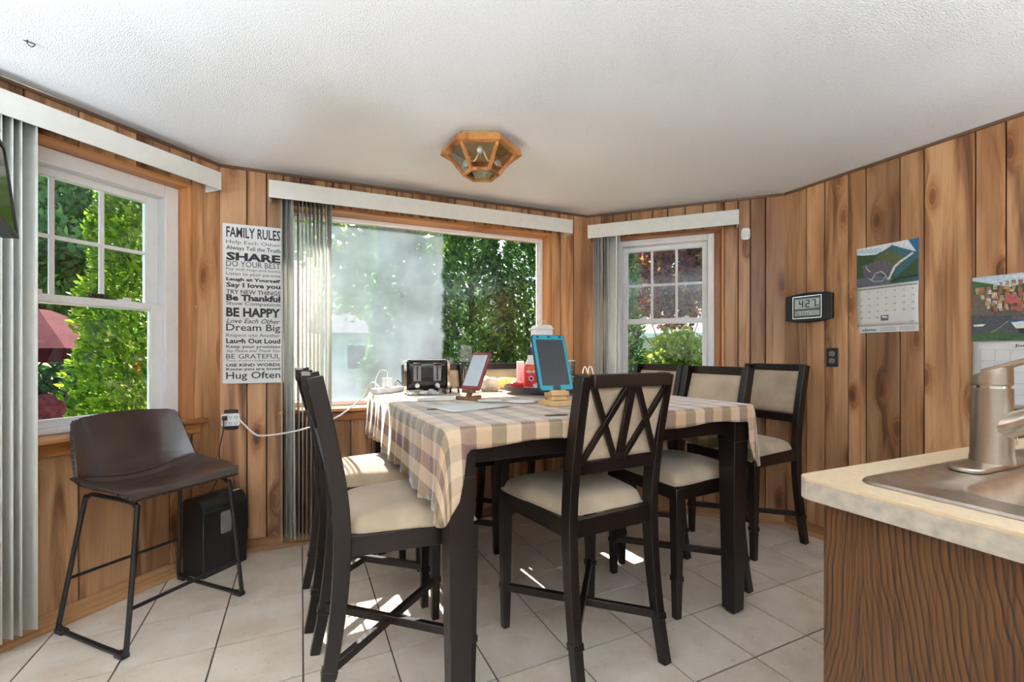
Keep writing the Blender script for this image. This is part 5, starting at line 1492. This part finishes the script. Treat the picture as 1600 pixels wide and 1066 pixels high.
def crown_tree(name, x, y, trunk, blobs, mat, n, label, size=.11, seed=2, cat='tree', asp=.6):
    rnd = random.Random(seed)
    e = empty(name, (x, y, GZ), 0, label, cat)
    tr = MB(); tr.tube(smooth_path([(0, 0, 0), (.05, 0, trunk * .5), (0, .04, trunk)], 4), .02 if cat != 'tree' else (.03 if 'maple' in name else .07), 8)
    for bx_, by_, bz_, br_ in blobs: tr.tube(smooth_path([(0, 0, trunk * .75), (bx_ * .5, by_ * .5, (trunk + bz_) * .48), (bx_ * .9, by_ * .9, bz_)], 4), [.04, .036, .032, .03, .026, .022, .018, .014, .01] if cat == 'tree' and 'maple' not in name else .008, 6)
    tr.build('trunk', BARK, e, smooth=60)
    pts = []; tot = sum(q[3] ** 2 for q in blobs)
    for bx_, by_, bz_, br_ in blobs:
        for _ in range(int(n * br_ ** 2 / tot)):
            v = Vector((rnd.gauss(0, 1), rnd.gauss(0, 1), rnd.gauss(0, 1))).normalized()
            rr = br_ * (rnd.uniform(.3, 1.05) ** .5) * (.85 + .2 * sin(v.x * 6 + v.z * 5) * sin(v.y * 7 + 1))
            pts.append((Vector((bx_, by_, bz_)) + Vector((v.x, v.y, v.z * .85)) * rr, None))
    b_ = MB(); leaves(b_, pts, size, rnd, asp)
    tag(b_.build('foliage', mat, e, fix=False), kind='stuff')
    return e

# seen through the left window
conifer('arborvitae', -3.62, 4.60, 4.6, .74, G_ARB, 26000, 'bright yellow-green arborvitae outside the left window', .085, 3, .34)
crown_tree('broadleaf_tree', -11.4, 10.6, 2.0, [(0, 0, 3.4, 1.8), (-1.5, .6, 4.3, 1.6), (1.4, .4, 4.4, 1.7), (.2, .8, 5.8, 1.8), (-.6, -.6, 2.4, 1.3), (1.3, 1.5, 2.7, 1.3)], G_TREE, 26000, 'leafy mid-green tree behind the maroon canopy outside the left window', .20, 5)
crown_tree('broadleaf_tree', -16.0, 17.0, 3.0, [(0, 0, 4.0, 2.8), (2.6, .5, 5.0, 2.8), (-1.5, .5, 6.5, 2.8), (2.0, 1.0, 8.0, 2.5), (1, 0, 2.2, 2.2), (4.6, 1.0, 3.2, 2.4)], G_TREE, 22000, 'tall darker tree farthest back outside the left window', .30, 6)
gz = empty('gazebo', (-7.75, 7.35, GZ), radians(12), 'maroon canopy gazebo in the garden outside the left window', 'gazebo')
b = MB(); hw = 1.15; b.add([(-hw, -hw, 1.78), (hw, -hw, 1.78), (hw, hw, 1.78), (-hw, hw, 1.78), (-.12, -.12, 2.42), (.12, -.12, 2.42), (.12, .12, 2.42), (-.12, .12, 2.42)], [(0, 1, 5, 4), (1, 2, 6, 5), (2, 3, 7, 6), (3, 0, 4, 7), (4, 5, 6, 7)])
o = b.build('canopy', CANVAS, gz); md = o.modifiers.new('t', 'SOLIDIFY'); md.thickness = .01
for k, (a, c) in enumerate((((-hw, -hw), (hw, -hw)), ((hw, -hw), (hw, hw)), ((hw, hw), (-hw, hw)), ((-hw, hw), (-hw, -hw)))):
    b = MB(); n = 10; vs_ = []
    for i in range(n + 1):
        t = i / n; x, y = a[0] + (c[0] - a[0]) * t, a[1] + (c[1] - a[1]) * t
        vs_ += [(x, y, 1.78), (x, y, 1.60 - .03 * abs(sin(t * pi * 5)))]
    b.add(vs_, [(2 * i, 2 * i + 2, 2 * i + 3, 2 * i + 1) for i in range(n)]); o = b.build('valance', CANVAS, gz); md = o.modifiers.new('t', 'SOLIDIFY'); md.thickness = .008
for x in (-hw + .05, hw - .05):
    for y in (-hw + .05, hw - .05): MB().bx(x - .035, x + .035, y - .035, y + .035, 0, 1.76).build('post', BLKM, gz)
# lattice fence behind it
lf = empty('lattice_fence', (-8.6, 9.4, GZ), radians(40), 'dark brown lattice fence behind the gazebo', 'fence')
for k in range(16):
    for s in (-1, 1):
        MB().rsweep([(-1.9 + k * .25, s * .012, .05), (-1.9 + k * .25 + s * 1.1, s * .012, 1.55)], .035, .012, xa=(1, 0, 0)).build('lattice_slat', BARK, lf)
MB().bx(-2.9, 3.0, -.03, .03, 1.53, 1.60).build('top_rail', BARK, lf); MB().bx(-2.9, 3.0, -.03, .03, 0, .06).build('bottom_rail', BARK, lf)
crown_tree('shrub', -9.6, 10.3, .4, [(-1.2, -.9, .8, .8), (-.3, -.1, .9, .85), (.6, .6, .8, .8), (1.5, 1.3, .9, .8)], G_TREE, 9000, 'dark hedge bush right behind the lattice fence', .12, 31, cat='shrub')
gc = empty('garden_chair', (-6.35, 6.05, GZ), radians(35), 'dark garden chair with red patterned cushions under the gazebo', 'chair')
b = superbox(.24, .07, .33, e=4, n=10, k=6); b.v = [(x, y + .22 + (z + .33) * .2, z + .80) for x, y, z in b.v]; b.build('back_cushion', CUSH, gc, smooth=60)
b = superbox(.25, .25, .06, e=4, n=10, k=6); b.v = [(x, y, z + .44) for x, y, z in b.v]; b.build('seat_cushion', CUSH, gc, smooth=60)
for sx_ in (-.25, .25):
    for sy_ in (-.22, .24): MB().tube([(sx_, sy_, 0), (sx_, sy_, .38)], .018, 6).build('leg', BLKM, gc)
    MB().tube([(sx_, .24, .38), (sx_, .40, 1.15)], .018, 6).build('back_post', BLKM, gc)
MB().bx(-.26, .26, -.24, .26, .35, .38).build('seat_frame', BLKM, gc)

# seen through the wide window
conifer('arborvitae', -1.42, 5.75, 4.0, .55, G_HED, 14000, 'dark green arborvitae seen only through the fogged part of the middle window', .085, 16, .30)
conifer('arborvitae', -.50, 5.55, 4.2, .60, G_HED, 20000, 'dark green arborvitae outside the middle window, leftmost of the clear-glass row', .085, 11, .30)
conifer('arborvitae', .40, 5.70, 4.4, .72, G_HED, 24000, 'dark green arborvitae outside the middle window, second of the clear-glass row', .085, 12, .30)
conifer('arborvitae', 1.30, 6.1, 4.0, .55, G_HED, 14000, 'dark green arborvitae outside, between the middle and right-hand windows', .085, 15, .30)
crown_tree('broadleaf_tree', -3.1, 10.5, 2.2, [(0, 0, 3.4, 1.4), (.9, .3, 4.6, 1.5), (-1.0, .2, 4.8, 1.6), (.1, .4, 6.0, 1.5)], G_YEL, 12000, 'yellow-green tree showing through the fogged glass of the middle window', .20, 13)
crown_tree('shrub', -1.95, 4.95, .3, [(0, 0, .55, .42), (.2, .1, .95, .35), (-.25, 0, .9, .34)], G_TREE, 5000, 'low green shrub at the lower left of the middle window', .08, 14, cat='shrub')
hs = empty('neighbour_house', (-4.2, 18.5, GZ), radians(8), 'grey-roofed house behind the fogged glass of the middle window', 'house')
MB().bx(-3.5, 3.5, 0, 6, 0, 2.6).build('wall', SIDING, hs)
b = MB(); b.add([(-3.9, -.5, 2.5), (3.9, -.5, 2.5), (3.9, 6.5, 2.5), (-3.9, 6.5, 2.5), (-3.9, 3, 4.9), (3.9, 3, 4.9)], [(0, 1, 5, 4), (2, 3, 4, 5), (0, 4, 3), (1, 2, 5), (0, 3, 2, 1)]); b.build('roof', ROOF, hs)
for x in (-2, 1.2):
    f = MB().bx(x - .5, x + .5, -.05, .02, 1.0, 2.1).build('window', WHITE, hs); MB().bx(x - .42, x + .42, -.07, -.05, 1.08, 2.02).build('pane', BLKG, f)

# seen through the right-hand window
crown_tree('maple_tree', 2.75, 7.6, 1.6, [(0, 0, 3.2, .95), (-.8, -.1, 2.9, .85), (.85, 0, 3.3, .95), (-.3, .4, 4.0, .9), (.6, .4, 4.2, .9), (-.9, .2, 2.45, .5), (.9, .1, 2.45, .5), (0, 0, 2.45, .5)], G_MAP, 15000, 'purple-leaved maple filling the top of the right-hand window', .12, 21)
crown_tree('shrub', 2.18, 6.3, .4, [(0, 0, 1.15, .52), (.32, .1, 1.45, .42), (-.30, 0, .95, .42), (.12, 0, 1.80, .36), (-.2, 0, 1.5, .36), (.55, .1, .95, .45), (.0, 0, .6, .5)], G_YEL, 11000, 'round yellow-green bush low in the right-hand window', .085, 22, cat='shrub')
h2 = empty('neighbour_house', (4.7, 15.5, GZ), radians(-16), 'white-sided brick house behind the maple in the right-hand window', 'house')
MB().bx(-4.5, 3.5, 0, 5, 0, 2.45).build('wall', SIDING, h2)
MB().bx(-4.55, -.55, -.06, 0, 0, 1.9).build('brick_front', BRICK, h2)
b = MB(); b.add([(-5, -.5, 2.35), (4, -.5, 2.35), (4, 5.5, 2.35), (-5, 5.5, 2.35), (-5, 2.5, 4.2), (4, 2.5, 4.2)], [(0, 1, 5, 4), (2, 3, 4, 5), (0, 4, 3), (1, 2, 5), (0, 3, 2, 1)]); b.build('roof', PINKROOF, h2)
MB().bx(-5, 4, -.53, -.48, 2.22, 2.38).build('fascia', WHITE, h2)
for x in (-1.05, 1.9):
    f = MB().bx(x - .36, x + .36, -.10, -.05, .95, 2.0).build('window', WHITE, h2)
    for i in (-1, 1):
        for j in range(2): MB().bx(x + i * .16 - .12, x + i * .16 + .12, -.11, -.10, 1.05 + j * .46, 1.43 + j * .46).build('pane', BLKG, f)
